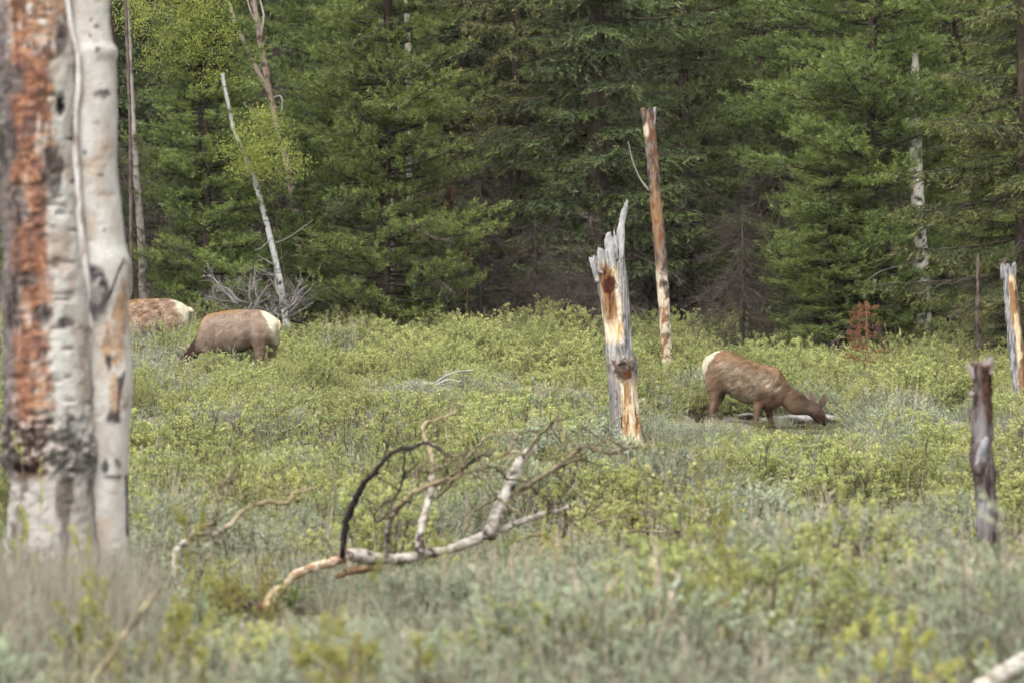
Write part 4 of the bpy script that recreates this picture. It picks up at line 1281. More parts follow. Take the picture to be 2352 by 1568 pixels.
# left elk, rump half turned to the viewer, facing left
LB = [(1850, 660, 1840, 740, .05), (1838, 630, 1815, 830, .14), (1800, 600, 1775, 900, .20), (1740, 565, 1720, 930, .235), (1670, 535, 1660, 940, .25), (1600, 513, 1590, 935, .26), (1500, 516, 1500, 950, .28),
      (1400, 518, 1400, 990, .30), (1300, 520, 1300, 1005, .31), (1200, 528, 1200, 1005, .30), (1110, 545, 1110, 1010, .28), (1040, 562, 1040, 1030, .26), (985, 592, 985, 1035, .24), (945, 640, 940, 1010, .21),
      (915, 720, 915, 1005, .17), (885, 800, 892, 1020, .145), (850, 850, 872, 1070, .13), (815, 890, 840, 1120, .12), (785, 930, 815, 1170, .11), (750, 960, 790, 1200, .10), (715, 1000, 760, 1220, .085),
      (680, 1060, 715, 1240, .065), (655, 1120, 680, 1250, .05), (650, 1160, 665, 1240, .03)]
LL = [([(1640, 800, 130, .13), (1650, 900, 95, .10), (1650, 990, 65, .075), (1650, 1080, 44, .055), (1662, 1150, 38, .045), (1655, 1210, 28, .036), (1645, 1300, 24, .03), (1640, 1400, 24, .03), (1635, 1432, 30, .035)], -.14),
      ([(1730, 820, 90, .12), (1735, 920, 55, .09), (1725, 1000, 45, .065), (1735, 1100, 38, .045), (1742, 1160, 30, .04), (1728, 1300, 24, .03), (1720, 1432, 28, .035)], .14),
      ([(1040, 900, 95, .10), (1035, 1000, 62, .08), (1040, 1080, 45, .06), (1045, 1170, 36, .045), (1048, 1260, 27, .035), (1050, 1400, 24, .03), (1048, 1432, 30, .035)], -.14),
      ([(1120, 950, 80, .09), (1130, 1050, 50, .06), (1135, 1170, 36, .045), (1140, 1300, 25, .03), (1140, 1432, 28, .035)], .14)]
def left_col_f(body, dark_neck, mott, seed):
    def f(V, N, X, Z, nz):
        x = V[:, 0]; z = V[:, 2]
        n = fbm(V * 8, seed, 4); m = fbm(V * np.array([14, 14, 14]), seed + 1, 4)
        C = mixc(np.tile(body, (len(V), 1)), body * np.array([0.78, 0.72, 0.68]), smooth(0.35, 0.65, n))
        C = mixc(C, body * 1.1, smooth(0.55, 0.7, m) * 0.4)
        xs = np.array([q[0] for q in LB])[::-1]; zt = np.array([q[1] for q in LB])[::-1]
        top = np.interp(x, X(xs), Z(zt))
        C = mixc(C, lin(158, 120, 82), smooth(0.10, 0.02, top - z + (n - 0.5) * 0.12) * smooth(X(1500), X(1350), x))
        C = mixc(C, lin(162, 124, 84), smooth(X(1010), X(950), x + (n - .5) * .1) * smooth(X(860), X(910), x) * smooth(Z(820), Z(700), z))
        C = mixc(C, body * np.array([0.72, 0.66, 0.62]), smooth(X(1420), X(1520), x) * smooth(Z(760), Z(860), z))
        C = mixc(C, lin(92, 64, 50), smooth(Z(960), Z(1000), z) * smooth(X(1560), X(1480), x))
        C = mixc(C, lin(122, 90, 70), smooth(0.60, 0.48, z))
        C = mixc(C, dark_neck, smooth(X(915), X(870), x) * smooth(Z(800), Z(850), z))
        if mott:
            C = mixc(C, lin(190, 162, 138), smooth(0.52, 0.6, fbm(V * np.array([10, 10, 18]), seed + 3, 4)) * 0.6)
            C = mixc(C, lin(118, 82, 60), smooth(0.56, 0.63, fbm(V * np.array([9, 9, 16]), seed + 4, 4)) * 0.7)
        C = C * (0.94 + 0.12 * smooth(0.3, 0.7, nz))[:, None]
        zz = [Z(930), Z(890), Z(850), Z(780), Z(700), Z(620), Z(560), Z(505)]; xb = [X(1752), X(1748), X(1752), X(1758), X(1738), X(1692), X(1652), X(1590)]
        lim = np.interp(z, zz, xb)
        C = mixc(C, lin(220, 207, 180), smooth(-0.035, 0.035, x - lim - 0.055 + (m - 0.5) * 0.09) * (z > Z(905)))
        C = mixc(C, lin(206, 172, 124), smooth(0.05, 0.0, np.abs(V[:, 1]) + (m - 0.5) * 0.05) * smooth(X(1790), X(1830), x) * 0.8)
        return C
    return f
def left_flow(V, X, Z):
    f = np.tile(np.array([0.85, 0.0, -0.45]), (len(V), 1))
    lg = smooth(0.62, 0.48, V[:, 2])[:, None]
    return f * (1 - lg) + np.array([0.15, 0, -1.0]) * lg
def crop3(x, y):
    return (440 + x * 0.34014) / 1.65306, (1000 + y * 0.34014) / 1.65306
EARS_L = [(775, 985, -0.07, 693, 930, -0.13, 0.045, lin(150, 138, 128), lin(214, 190, 150)), (790, 965, 0.07, 740, 890, 0.14, 0.045, lin(150, 138, 128), lin(150, 116, 88))]
p = at(*crop3(1350, 1432), 110.0)
build_elk('smooth mauve brown elk grazing, cream rump toward viewer, left of centre', p, -0.30, 1.583, (1350, 1432), LB, LL, EARS_L, (735, 1080, 0.075),
          left_col_f(lin(150, 128, 112), lin(70, 52, 44), False, 421), left_flow, [(1840, 640, 0, 0.03), (1850, 690, 0, 0.035), (1846, 760, 0, 0.02)], 22000, 431, shag=0.007, tuftL=(0.02, 0.045), bumps=[(1690, 760, 110, 140, 0.05), (1560, 800, 45, 130, -0.035), (1040, 820, 80, 140, 0.045), (1140, 840, 40, 120, -0.03), (1350, 820, 120, 100, 0.02), (1640, 570, 50, 40, 0.03), (1000, 680, 50, 80, 0.02)])
p = at(*crop3(1350 - 985 - 8, 1432 - 150), 119.0)
build_elk('shaggy elk half hidden by the near aspen trunk, only back and rump showing', p, -0.22, 1.66, (1350, 1432), LB, LL, EARS_L, (735, 1080, 0.075),
          left_col_f(lin(156, 130, 110), lin(80, 58, 46), True, 441), left_flow, [(1830, 630, 0, 0.04), (1868, 655, 0, 0.05), (1890, 668, 0, 0.03)], 24000, 451, shag=0.016, tuftL=(0.03, 0.07), bumps=[(1690, 760, 110, 140, 0.05), (1560, 800, 45, 130, -0.035), (1040, 820, 80, 140, 0.045), (1140, 840, 40, 120, -0.03), (1350, 820, 120, 100, 0.02), (1640, 570, 50, 40, 0.03), (1000, 680, 50, 80, 0.02)])

#%%FALLEN
# ------------------------------------------------------------------ fallen limb in the foreground
def crop6(x, y):
    return 362.97 + x * 0.51441, 907.4 + y * 0.51441
def limb_geo(pts, r0, Y, dy, seed, n=8, k=10, radii=None, knob=0.13):
    P = np.array([crop6(x, y) for x, y in pts])
    m = len(P)
    yy = np.linspace(0, dy, m)
    W3 = np.array([at(P[i, 0], P[i, 1], Y + yy[i]) for i in range(m)])
    R = np.linspace(r0[0], r0[1], m) if radii is None else np.array(radii, float)
    R = R * 0.9 * 0.51441 * Y / F
    Q = crspline(np.hstack([W3, R[:, None]]), n)
    ii = np.arange(len(Q)) * 0.7
    wig = np.stack([fbm(np.stack([ii, 0 * ii + q * 7.3, 0 * ii], 1), seed + q, 3) - 0.5 for q in range(3)], 1)
    Q[:, :3] += wig * (0.03 - np.clip(Q[:, 3:4], 0.004, 0.026) * 0.6)
    Rr = np.maximum(Q[:, 3], 0.0025) * (1 + knob * (vnoise(np.stack([np.arange(len(Q)) * 0.22, 0 * Q[:, 3], 0 * Q[:, 3]], 1), seed) - 0.4) * 2)
    V, T = tube_geo(Q[:, :3], Rr, k)
    V += (n3(V, 30, 30, 30, seed, 3)[:, None] - 0.5) * Rr.mean() * 0.5
    t = np.concatenate([np.repeat(np.linspace(0, 1, len(Q)), k), [0, 1]])
    return V, T, t
def limb_part(root, name, pts, r0, Y, dy, seed, colf, mat=None, radii=None, k=8):
    V, T, t = limb_geo(pts, r0, Y, dy, seed, radii=radii, k=k)
    a = Acc(); a.add(V, T, colf(V, t))
    rng = np.random.default_rng(seed + 900)          # snapped side twigs
    if len(pts) > 2 and name in ('branch', 'stem'):
        m = 2 + len(pts)
        i = rng.integers(len(V) // 5, len(V) - 2, m)
        D = unit(rand_unit(rng, m) * np.array([1.0, 0.6, 1.0]) + np.array([0.15, 0, 0.35])); l = rng.uniform(0.02, 0.17, (m, 1))
        P1 = V[i] + D * l; c = colf(V, t)[i] * 0.85
        thin_segments(a, V[i] - D * 0.006, P1, 0.0042, 0.0026, c, 5)
        D2 = unit(D + rng.normal(0, 0.6, (m, 3)))
        thin_segments(a, P1 - D * 0.002, P1 + D2 * l * 0.8, 0.0026, 0.0012, c, 4)
    return world_child(a, name, mat or M_ASPEN, root)
def white_bark(V, t):
    n = n3(V, 40, 40, 40, 501, 4); n2 = n3(V, 18, 30, 30, 502, 3)
    C = mixc(np.tile(lin(198, 192, 182), (len(V), 1)), lin(148, 136, 120), smooth(0.4, 0.65, n))
    return mixc(C, lin(78, 66, 60), smooth(0.58, 0.64, n2))
def tan_bark(V, t):
    n = n3(V, 45, 45, 45, 503, 4)
    C = mixc(np.tile(lin(148, 136, 106), (len(V), 1)), lin(92, 82, 66), smooth(0.4, 0.65, n))
    return C
def black_bark(V, t):
    n = n3(V, 45, 45, 45, 504, 4)
    return mixc(np.tile(lin(48, 43, 42), (len(V), 1)), lin(92, 84, 80), smooth(0.5, 0.72, n) * smooth(0.3, 1.0, t))
def main_col(V, t):
    px, py = paint(V)
    C = white_bark(V, t)
    n = n3(V, 30, 30, 30, 505, 4)
    bare = smooth(792, 770, px + (n - 0.5) * 24)
    C = mixc(C, mixc(np.tile(lin(222, 209, 184), (len(V), 1)), lin(164, 130, 98), smooth(0.46, 0.62, n)), bare * smooth(655, 690, px))
    C = mixc(C, lin(190, 172, 138), bare * smooth(690, 655, px))
    C = mixc(C, lin(128, 72, 50), smooth(20, 6, np.abs(px - 782 + (n - 0.5) * 30)) * 0.9)
    C = mixc(C, lin(128, 76, 58), smooth(640, 612, px) * smooth(0.42, 0.55, n))
    return C
def fade_tan(V, t):
    return mixc(white_bark(V, t), lin(164, 148, 114), smooth(0.25, 0.6, t))
YF = 34.0
def build_fallen():
    p0 = at(900, 1330, YF)
    root = empty('fallen_limb', (p0[0], YF, float(ground(p0[0], YF)[0])))
    J = 0.0
    limb_part(root, 'main_limb', [(470, 960), (490, 925), (530, 875), (565, 845), (615, 800), (690, 768), (765, 748), (825, 728), (860, 712), (940, 720), (1030, 727), (1090, 730), (1180, 708), (1290, 688), (1400, 652), (1480, 615), (1560, 585), (1640, 555), (1720, 530), (1790, 510), (1832, 498)],
              (0, 0), YF, 1.2, 511, main_col, k=16, radii=[32, 30, 22, 19, 21, 22, 22, 25, 32, 30, 28, 25, 25, 25, 27, 22, 18, 16, 15, 13, 11])
    limb_part(root, 'broken_limb', [(1480, 625), (1497, 575), (1515, 525), (1548, 450), (1582, 370), (1612, 300), (1650, 258), (1685, 225)], (0, 0), YF + 0.85, 0.3, 512, white_bark, k=14, radii=[34, 34, 32, 30, 29, 27, 24, 14])
    limb_part(root, 'branch', [(826, 722), (830, 640), (850, 540), (885, 450), (930, 380), (990, 310), (1050, 250), (1110, 235), (1180, 215), (1230, 225), (1290, 255)], (0, 0), YF + 0.3, -0.6, 513, black_bark, M_TWIG, radii=[17, 16, 17, 16, 14, 12, 11, 9, 7, 7, 5], k=10)
    limb_part(root, 'branch', [(1172, 700), (1170, 620), (1190, 530), (1215, 440), (1225, 360), (1225, 300), (1215, 230), (1190, 190), (1185, 130), (1240, 110), (1310, 85), (1350, 50)], (0, 0), YF + 0.6, 0.5, 514, fade_tan, radii=[22, 21, 19, 16, 15, 13, 11, 10, 10, 7, 6, 3], k=10)
    limb_part(root, 'branch', [(1223, 340), (1190, 336), (1160, 325), (1152, 345), (1155, 372)], (10, 7), YF + 0.72, -0.1, 515, tan_bark)
    limb_part(root, 'branch', [(1020, 720), (1022, 650), (1030, 580), (1045, 535), (1085, 488), (1145, 430), (1230, 395), (1290, 372)], (0, 0), YF + 0.45, -0.5, 516, fade_tan, radii=[13, 14, 14, 15, 14, 11, 9, 6])
    limb_part(root, 'branch', [(1575, 455), (1650, 400), (1740, 345), (1800, 310), (1850, 270), (1900, 225), (1960, 240), (2010, 255), (2080, 240), (2160, 225), (2230, 230)], (0, 0), YF + 0.95, -0.3, 517, tan_bark, radii=[13, 13, 12, 12, 11, 10, 9, 8, 7, 5, 3])
    limb_part(root, 'branch', [(1800, 312), (1850, 295), (1890, 285), (1886, 300)], (9, 4), YF + 0.8, 0, 518, tan_bark)
    limb_part(root, 'branch', [(1632, 275), (1690, 195), (1735, 145), (1775, 108), (1800, 140), (1815, 210)], (9, 5), YF + 1.0, -0.4, 519, tan_bark)
    limb_part(root, 'branch', [(1310, 362), (1380, 310), (1415, 285), (1450, 255)], (9, 5), YF + 0.7, 0.2, 520, black_bark, M_TWIG)
    limb_part(root, 'branch', [(1420, 335), (1450, 325), (1510, 325), (1560, 370), (1630, 380), (1700, 440), (1760, 490)], (6, 5), YF + 0.7, 0.3, 521, lambda V, t: tan_bark(V, t) * 0.6)
    limb_part(root, 'branch', [(1100, 245), (1098, 310), (1095, 370), (1060, 450), (985, 500), (970, 560), (1030, 545)], (5, 4), YF, 0.2, 522, black_bark, M_TWIG)
    limb_part(root, 'branch', [(1225, 400), (1300, 370), (1370, 290), (1420, 240), (1480, 182), (1545, 178)], (10, 4), YF + 0.75, -0.2, 523, tan_bark)
    limb_part(root, 'branch', [(1240, 460), (1300, 400), (1350, 350), (1360, 310)], (8, 5), YF + 0.7, -0.3, 524, tan_bark)
    limb_part(root, 'branch', [(1370, 610), (1400, 530), (1460, 485), (1520, 455)], (7, 8), YF + 0.8, 0.1, 525, tan_bark)
    limb_part(root, 'branch', [(1520, 460), (1580, 500), (1630, 535)], (8, 6), YF + 0.8, -0.3, 526, tan_bark)
    limb_part(root, 'branch', [(1540, 345), (1560, 260), (1590, 190), (1640, 155), (1700, 165)], (6, 3), YF + 0.8, 0.4, 527, tan_bark)
    limb_part(root, 'branch', [(1290, 275), (1370, 262), (1430, 268), (1500, 270), (1600, 258), (1650, 270)], (6, 4), YF + 0.7, 0.2, 528, tan_bark)
    limb_part(root, 'branch', [(1240, 230), (1290, 265), (1270, 300), (1290, 330), (1270, 390), (1260, 450)], (7, 4), YF + 0.7, 0.4, 529, lambda V, t: tan_bark(V, t) * 0.7)
    limb_part(root, 'branch', [(1768, 340), (1800, 370), (1830, 405), (1830, 430)], (4, 3), YF + 0.9, 0, 530, tan_bark)
    limb_part(root, 'branch', [(1822, 520), (1818, 580), (1812, 645)], (10, 11), YF + 1.2, 0.05, 531, tan_bark)
    limb_part(root, 'branch', [(1825, 535), (1860, 555), (1900, 550)], (6, 4), YF + 1.2, -0.2, 532, tan_bark)
    limb_part(root, 'branch', [(1795, 515), (1770, 500), (1740, 505), (1730, 530)], (6, 4), YF + 1.15, -0.1, 533, lambda V, t: tan_bark(V, t) * 0.6)
    limb_part(root, 'branch', [(1335, 365), (1400, 368), (1440, 352)], (4, 2), YF + 0.7, -0.1, 534, tan_bark)
    limb_part(root, 'branch', [(2060, 255), (2110, 310), (2180, 360), (2260, 382), (2310, 385)], (4, 2), YF + 0.75, -0.1, 535, lambda V, t: tan_bark(V, t) * 0.8)
    limb_part(root, 'branch', [(1990, 235), (2000, 200), (2040, 205), (2080, 230)], (4, 3), YF + 0.7, 0, 536, tan_bark)
    limb_part(root, 'branch', [(1910, 240), (1915, 300), (1890, 230), (1870, 180), (1845, 155)], (3, 2), YF + 0.9, 0.1, 537, lambda V, t: tan_bark(V, t) * 0.7)
    limb_part(root, 'stub', [(1575, 590), (1580, 572), (1586, 555)], (14, 6), YF + 0.88, -0.02, 538, white_bark)
    tag(root, 'pale fallen aspen limb with forking crooked branches and a blackened branch, foreground', 'fallen branch')
    # flat slab of bark under it
    e = empty('bark_slab', at(*crop6(935, 790), YF - 0.15))
    limb_part(e, 'slab', [(800, 815), (850, 785), (930, 775), (1000, 770)], (0, 0), YF - 0.1, 0.1, 541, lambda V, t: tan_bark(V, t) * np.array([0.75, 0.55, 0.45]), radii=[10, 20, 17, 8])
    tag(e, 'brown broken limb piece lying under the fallen aspen limb', 'branch')
    e = empty('fallen_branch', at(*crop6(100, 860), YF - 0.6))
    limb_part(e, 'stem', [(98, 870), (82, 790), (78, 710), (112, 665), (175, 622), (260, 612), (328, 572), (368, 522), (430, 490), (500, 470), (570, 480), (600, 440), (650, 422), (712, 410)], (0, 0), YF - 0.6, 0.5, 551, fade_tan, radii=[13, 15, 17, 17, 16, 15, 14, 12, 11, 10, 9, 7, 6, 4])
    limb_part(e, 'branch', [(140, 645), (165, 602), (210, 580), (262, 575)], (12, 8), YF - 0.6, 0.2, 552, tan_bark)
    limb_part(e, 'branch', [(240, 575), (250, 530), (272, 470), (260, 420), (300, 400), (352, 372)], (10, 5), YF - 0.5, 0.3, 553, lambda V, t: tan_bark(V, t) * 0.8)
    limb_part(e, 'branch', [(370, 470), (395, 438), (470, 415)], (6, 3), YF - 0.4, 0.1, 554, tan_bark)
    tag(e, 'curved grey dead branch arching out of sagebrush left of the fallen limb', 'branch')
    for i, (lab, pts) in enumerate((('short tan stick lying right of the fallen limb, upper one', [(1945, 575), (2040, 548), (2115, 528)]),
                                    ('dark forked stick lying right of the fallen limb, lower one', [(2040, 618), (2120, 605), (2230, 610), (2325, 603)]),
                                    ('thin stick below the tip of the fallen limb', [(1650, 632), (1720, 620), (1740, 640)]))):
        e = empty('stick', at(*crop6(*pts[0]), YF + 1.4))
        limb_part(e, 'stem', pts, (8, 5), YF + 1.4, 0.2, 560 + i, tan_bark)
        tag(e, lab, 'branch')
build_fallen()

# ------------------------------------------------------------------ far logs and brush
def grey_log(V, t):
    n = n3(V, 4, 30, 30, 601, 4)
    return mixc(np.tile(lin(176, 173, 168), (len(V), 1)), lin(104, 98, 92), smooth(0.4, 0.65, n))
def log(name, label, Y, pts, cat='log', k=10, col=grey_log, dy=0.3, extra=()):
    P = np.array([at(x, y, Y + dy * i / max(1, len(pts) - 1)) for i, (x, y, r) in enumerate(pts)]); R = np.array([r for x, y, r in pts]) * Y / F
    Q = crspline(np.hstack([P, R[:, None]]), 6)
    V, T = tube_geo(Q[:, :3], Q[:, 3], k)
    V += (n3(V, 12, 12, 12, 602, 3)[:, None] - 0.5) * R.mean() * 0.6
    e = empty(name, P[0])
    a = Acc(); a.add(V, T, col(V, np.linspace(0, 1, len(V))))
    world_child(a, 'stem', M_WOOD, e)
    for ex in extra:
        P = np.array([at(x, y, Y) for x, y, r in ex]); R = np.array([r for x, y, r in ex]) * Y / F
        V, T = tube_geo(crspline(P, 4), np.interp(np.linspace(0, 1, len(crspline(P, 4))), np.linspace(0, 1, len(R)), R), 6)
        a = Acc(); a.add(V, T, col(V, None)); world_child(a, 'branch', M_WOOD, e)
    tag(e, label, cat)
log('log', 'grey log lying on the ground under the right elk', 110.75, [(1700, 972, 6), (1760, 966, 9), (1820, 962, 10), (1880, 960, 9), (1960, 958, 7)])
log('dead_branch', 'crooked grey branch lying between the legs of the right elk', 110.5, [(1640, 972, 3), (1690, 958, 4), (1720, 952, 5), (1745, 962, 5)], 'branch', extra=[[(1660, 966, 3), (1700, 966, 4), (1745, 972, 4)]])
log('dead_branch', 'grey stick leaning at left of a small pile behind the jagged snag', 107.0, [(1545, 942, 3), (1575, 958, 4), (1590, 966, 4)], 'branch')
log('dead_branch', 'topmost level grey stick of a small pile left of the right elk', 107.0, [(1535, 962, 4), (1570, 962, 4), (1592, 966, 3)], 'branch')
log('dead_branch', 'lowest grey stick of a small pile left of the right elk', 106.6, [(1530, 976, 3), (1570, 974, 4), (1594, 976, 3)], 'branch')
log('log', 'short grey log end among shrubs in the centre left', 98.0, [(948, 880, 8), (970, 882, 9), (998, 884, 8)], extra=[[(998, 884, 4), (1030, 872, 3), (1060, 878, 3)], [(1000, 878, 3), (1040, 856, 2), (1085, 850, 2)]])
log('log', 'weathered grey log beside the near aspen, at left', 88.0, [(300, 972, 10), (340, 974, 11), (372, 978, 8)])
log('log', 'grey log behind the dark snag at right', 98.0, [(2155, 972, 6), (2185, 974, 9), (2230, 986, 9), (2260, 990, 8)])
log('log', 'pale flaky log poking into the bottom right corner', 20.0, [(2250, 1580, 22), (2300, 1552, 24), (2360, 1520, 26), (2440, 1490, 26)], col=lambda V, t: white_bark(V, t), k=16)
log('dead_branch', 'thin crooked white stick standing in the sage at bottom centre', 23.0, [(1270, 1600, 7), (1272, 1540, 6), (1262, 1470, 5), (1252, 1405, 4)], 'branch', col=lambda V, t: white_bark(V, t))
log('dead_branch', 'grey blurred stick slanting up at the bottom left', 20.0, [(170, 1620, 9), (250, 1510, 8), (320, 1410, 7), (372, 1350, 5)], 'branch', col=lambda V, t: tan_bark(V, t))

def brush_pile():
    rng = np.random.default_rng(88)
    Y = 122.5
    c = at(600, 735, Y)
    root = empty('dead_brush', (c[0], Y, float(ground(c[0], Y)[0])))
    for k in range(20):
        a = Acc()
        x0 = rng.uniform(540, 680); y0 = rng.uniform(690, 765)
        ang = rng.uniform(-1.4, 1.4); L = rng.uniform(0.4, 1.15)
        d = np.array([math.sin(ang), rng.uniform(-0.4, 0.3), abs(math.cos(ang)) * 0.8 + 0.05])
        p0 = at(x0, y0, Y + rng.uniform(-0.5, 0.5))
        u = np.linspace(0, 1, 7)[:, None]
        P = p0 + u * d * L + np.cumsum(rng.normal(0, 0.035, (7, 3)), 0)
        V, T = tube_geo(P, np.linspace(rng.uniform(0.018, 0.04), 0.008, 7), 6)
        col = lin(124, 118, 114) * rng.uniform(0.6, 1.1)
        a.add(V, T, col)
        m = 14
        i0 = rng.integers(1, 6, m); P0 = P[i0]
        D = unit(d + rng.normal(0, 0.8, (m, 3))); l = rng.uniform(0.15, 0.5, m)[:, None]
        thin_segments(a, P0, P0 + D * l, 0.007, 0.003, col)
        P1 = P0 + D * l * 0.6; D2 = unit(D + rng.normal(0, 0.8, (m, 3)))
        thin_segments(a, P1, P1 + D2 * l * 0.6, 0.005, 0.003, col)
        world_child(a, 'branch', M_TWIG, root)
    tag(root, 'tangle of bare grey dead branches behind the smooth elk', 'brush')
brush_pile()

#%%SHRUBS
# ------------------------------------------------------------------ shrubs
def make_shrub(kind, seed):
    rng = np.random.default_rng(seed)
    dome = kind.startswith('dome_')
    kind = kind.replace('dome_', '')
    st, lf = Acc(), Acc()
    if kind == 'green':
        ns, h, rad = 24, 0.85, 0.42
        stemc = lin(96, 80, 70)
        A, B, Tp = lin(140, 150, 95), lin(186, 192, 124), lin(204, 199, 138)
    elif kind == 'yellow':
        ns, h, rad = 16, 0.6, 0.28
        stemc = lin(132, 112, 90)
        A, B, Tp = lin(156, 156, 90), lin(184, 180, 108), lin(196, 184, 112)
    elif kind == 'shoot':
        ns, h, rad = 5, 0.9, 0.22
        stemc = lin(150, 130, 112)
        A, B, Tp = lin(160, 166, 82), lin(188, 192, 100), lin(196, 186, 104)
    else:
        ns, h, rad = 30, 0.55, 0.36
        stemc = lin(118, 106, 96)
        A, B, Tp = lin(144, 154, 126), lin(182, 190, 162), lin(184, 190, 156)
    if dome:
        ns, rad = (62, 0.46) if kind == 'sage' else (44, 0.5)
    for k in range(ns):
        az = rng.uniform(0, 6.28); rr_ = rad * math.sqrt(rng.random()) * 1.05
        hh = h * rng.uniform(0.55, 1.05) * (1.08 - 0.4 * (rr_ / rad) ** 2)
        if dome:
            hh = h * rng.uniform(0.86, 1.04) * math.sqrt(max(0.06, 1.12 - (rr_ / rad) ** 2))
        b0 = np.array([math.cos(az) * rr_ * 0.3, math.sin(az) * rr_ * 0.3, -0.05])
        tp = np.array([math.cos(az) * rr_ * 1.15, math.sin(az) * rr_ * 1.15, hh])
        mid = (b0 + tp) / 2 + np.array([math.cos(az), math.sin(az), 0]) * 0.05 + rng.normal(0, 0.02, 3)
        P = crspline([b0, mid, tp], 3)
        V, T = tube_geo(P, np.linspace(0.007, 0.0025, len(P)), 4, False)
        st.add(V, T, stemc * rng.uniform(0.7, 1.25))
        m = 6 if kind != 'sage' else 9
        u = rng.uniform(0.35, 1.0, m); u[0] = 1.0
        i = np.minimum((u * (len(P) - 1)).astype(int), len(P) - 2); f = (u * (len(P) - 1) - i)[:, None]
        P0 = P[i] * (1 - f) + P[i + 1] * f
        D = unit(rng.normal(0, 0.6, (m, 3)) + np.array([0, 0, 0.7]) + np.array([math.cos(az), math.sin(az), 0]) * 0.4)
        l = rng.uniform(0.08, 0.22, m) * h / 0.7
        P1 = P0 + D * l[:, None]
        thin_segments(st, P0, P1, 0.003, 0.0015, stemc * rng.uniform(0.8, 1.2, (m, 1)))
        if kind in ('green', 'yellow', 'shoot'):
            nc = 4
            for q in range(nc):
                c = P0 + (P1 - P0) * (0.55 + 0.45 * q / (nc - 1))
                nl = 9
                Pb = np.repeat(c, nl, 0); Db = np.repeat(D, nl, 0)
                Dl = unit(rand_unit(rng, m * nl) + Db * 0.5 + np.array([0, 0, 0.25]))
                S = unit(np.cross(Dl, np.array([0, 0, 1.0]) + rng.normal(0, 0.45, (m * nl, 3))))
                V, T = blade_geo(Pb + Dl * 0.004, Dl, S, rng.uniform(0.017, 0.036, m * nl), rng.uniform(0.011, 0.02, m * nl), 0.06)
                mix = np.repeat(rng.random(m), nl)[:, None]
                C = A * (1 - mix) + B * mix
                if q == nc - 1:
                    C = C * 0.6 + Tp * 0.4
                lf.add(V, T, np.repeat(C * rng.uniform(0.8, 1.2, (m * nl, 1)), 4, 0), False)
        else:
            nl = 24
            Pb = np.repeat(P0, nl, 0) + np.repeat(P1 - P0, nl, 0) * rng.uniform(0.1, 1.05, (m * nl, 1)); Db = np.repeat(D, nl, 0)
            Dl = unit(rand_unit(rng, m * nl) * 0.9 + Db * 0.9 + np.array([0, 0, 0.35]))
            S = side_of(rng, Dl)
            V, T = blade_geo(Pb, Dl, S, rng.uniform(0.014, 0.03, m * nl), rng.uniform(0.0045, 0.009, m * nl), 0.05)
            mix = np.repeat(rng.random(m), nl)[:, None]
            C = (A * (1 - mix) + B * mix) * rng.uniform(0.82, 1.18, (m * nl, 1))
            lf.add(V, T, np.repeat(C, 4, 0), False)
    if kind == 'sage':
        m = 9 if seed % 3 == 0 else 2
        P0 = np.stack([rng.normal(0, rad * 0.4, m), rng.normal(0, rad * 0.4, m), np.full(m, 0.1)], 1)
        P1 = P0 + np.stack([rng.normal(0, 0.08, m), rng.normal(0, 0.08, m), h * rng.uniform(0.85, 1.2, m)], 1)
        thin_segments(st, P0, P1, 0.0035, 0.0025, lin(168, 154, 136) * rng.uniform(0.8, 1.1, (m, 1)))
        for q in range(7):
            c = P1 - (P1 - P0) * (0.03 + 0.035 * q); D = unit(np.array([0, 0, 0.8]) + rng.normal(0, 0.4, (m, 3)))
            V, T = blade_geo(c, D, side_of(rng, D), 0.045, 0.008); st.add(V, T, lin(172, 158, 138), False)
    pre = 'dome_' if dome else ''
    lm = {'green': M_LEAF, 'yellow': M_LEAF, 'shoot': M_LEAF, 'sage': M_SAGE}[kind]
    both = Acc()
    for src, mi in ((st, 0), (lf, 1)):
        off = 0
        for V, T, C, S in zip(src.V, src.T, src.C, src.S):
            both.add(V, T - off, C, bool(S[0]), mi); off += len(V)
    return (st.mesh(kind + '_shrub_stems', M_TWIG), lf.mesh(kind + '_shrub_foliage', lm), both.mesh(kind + '_shrub', [M_TWIG, lm]))

SHRUB = {'green': [make_shrub('green', 700 + i) for i in range(6)], 'sage': [make_shrub('sage', 720 + i) for i in range(6)], 'yellow': [make_shrub('yellow', 740 + i) for i in range(3)], 'shoot': [make_shrub('shoot', 760 + i) for i in range(2)]}
def make_tuft(seed):
    rng = np.random.default_rng(seed)
    a = Acc()
    n = 230
    P = np.stack([rng.normal(0, 0.16, n), rng.normal(0, 0.16, n), np.full(n, -0.02)], 1)
    D = unit(np.stack([rng.normal(0, 0.25, n), rng.normal(0, 0.25, n), np.ones(n)], 1))
    C = np.where(rng.random(n)[:, None] < 0.45, lin(196, 186, 166), np.where(rng.random(n)[:, None] < 0.5, lin(150, 158, 122), lin(128, 112, 98))) * rng.uniform(0.75, 1.15, (n, 1))
    h = rng.uniform(0.15, 0.42, n)
    P1 = P + D * (h * 0.6)[:, None]; P2 = P1 + unit(D + rng.normal(0, 0.25, (n, 3))) * (h * 0.4)[:, None]
    thin_segments(a, P, P1, 0.003, 0.0028, C); thin_segments(a, P1, P2, 0.0028, 0.001, C)
    m = 90
    i = rng.integers(0, n, m); Dl = unit(rand_unit(rng, m) + np.array([0, 0, 0.4]))
    V, T = blade_geo(P1[i], Dl, side_of(rng, Dl), rng.uniform(0.02, 0.04, m), rng.uniform(0.008, 0.016, m))
    a.add(V, T, np.repeat(lin(150, 158, 112) * rng.uniform(0.8, 1.2, (m, 1)), 4, 0), False)
    me = a.mesh('grass_tuft', M_STRAW)
    return (me, me, me)
SHRUB['dome_sage'] = [make_shrub('dome_sage', 800 + i) for i in range(3)]
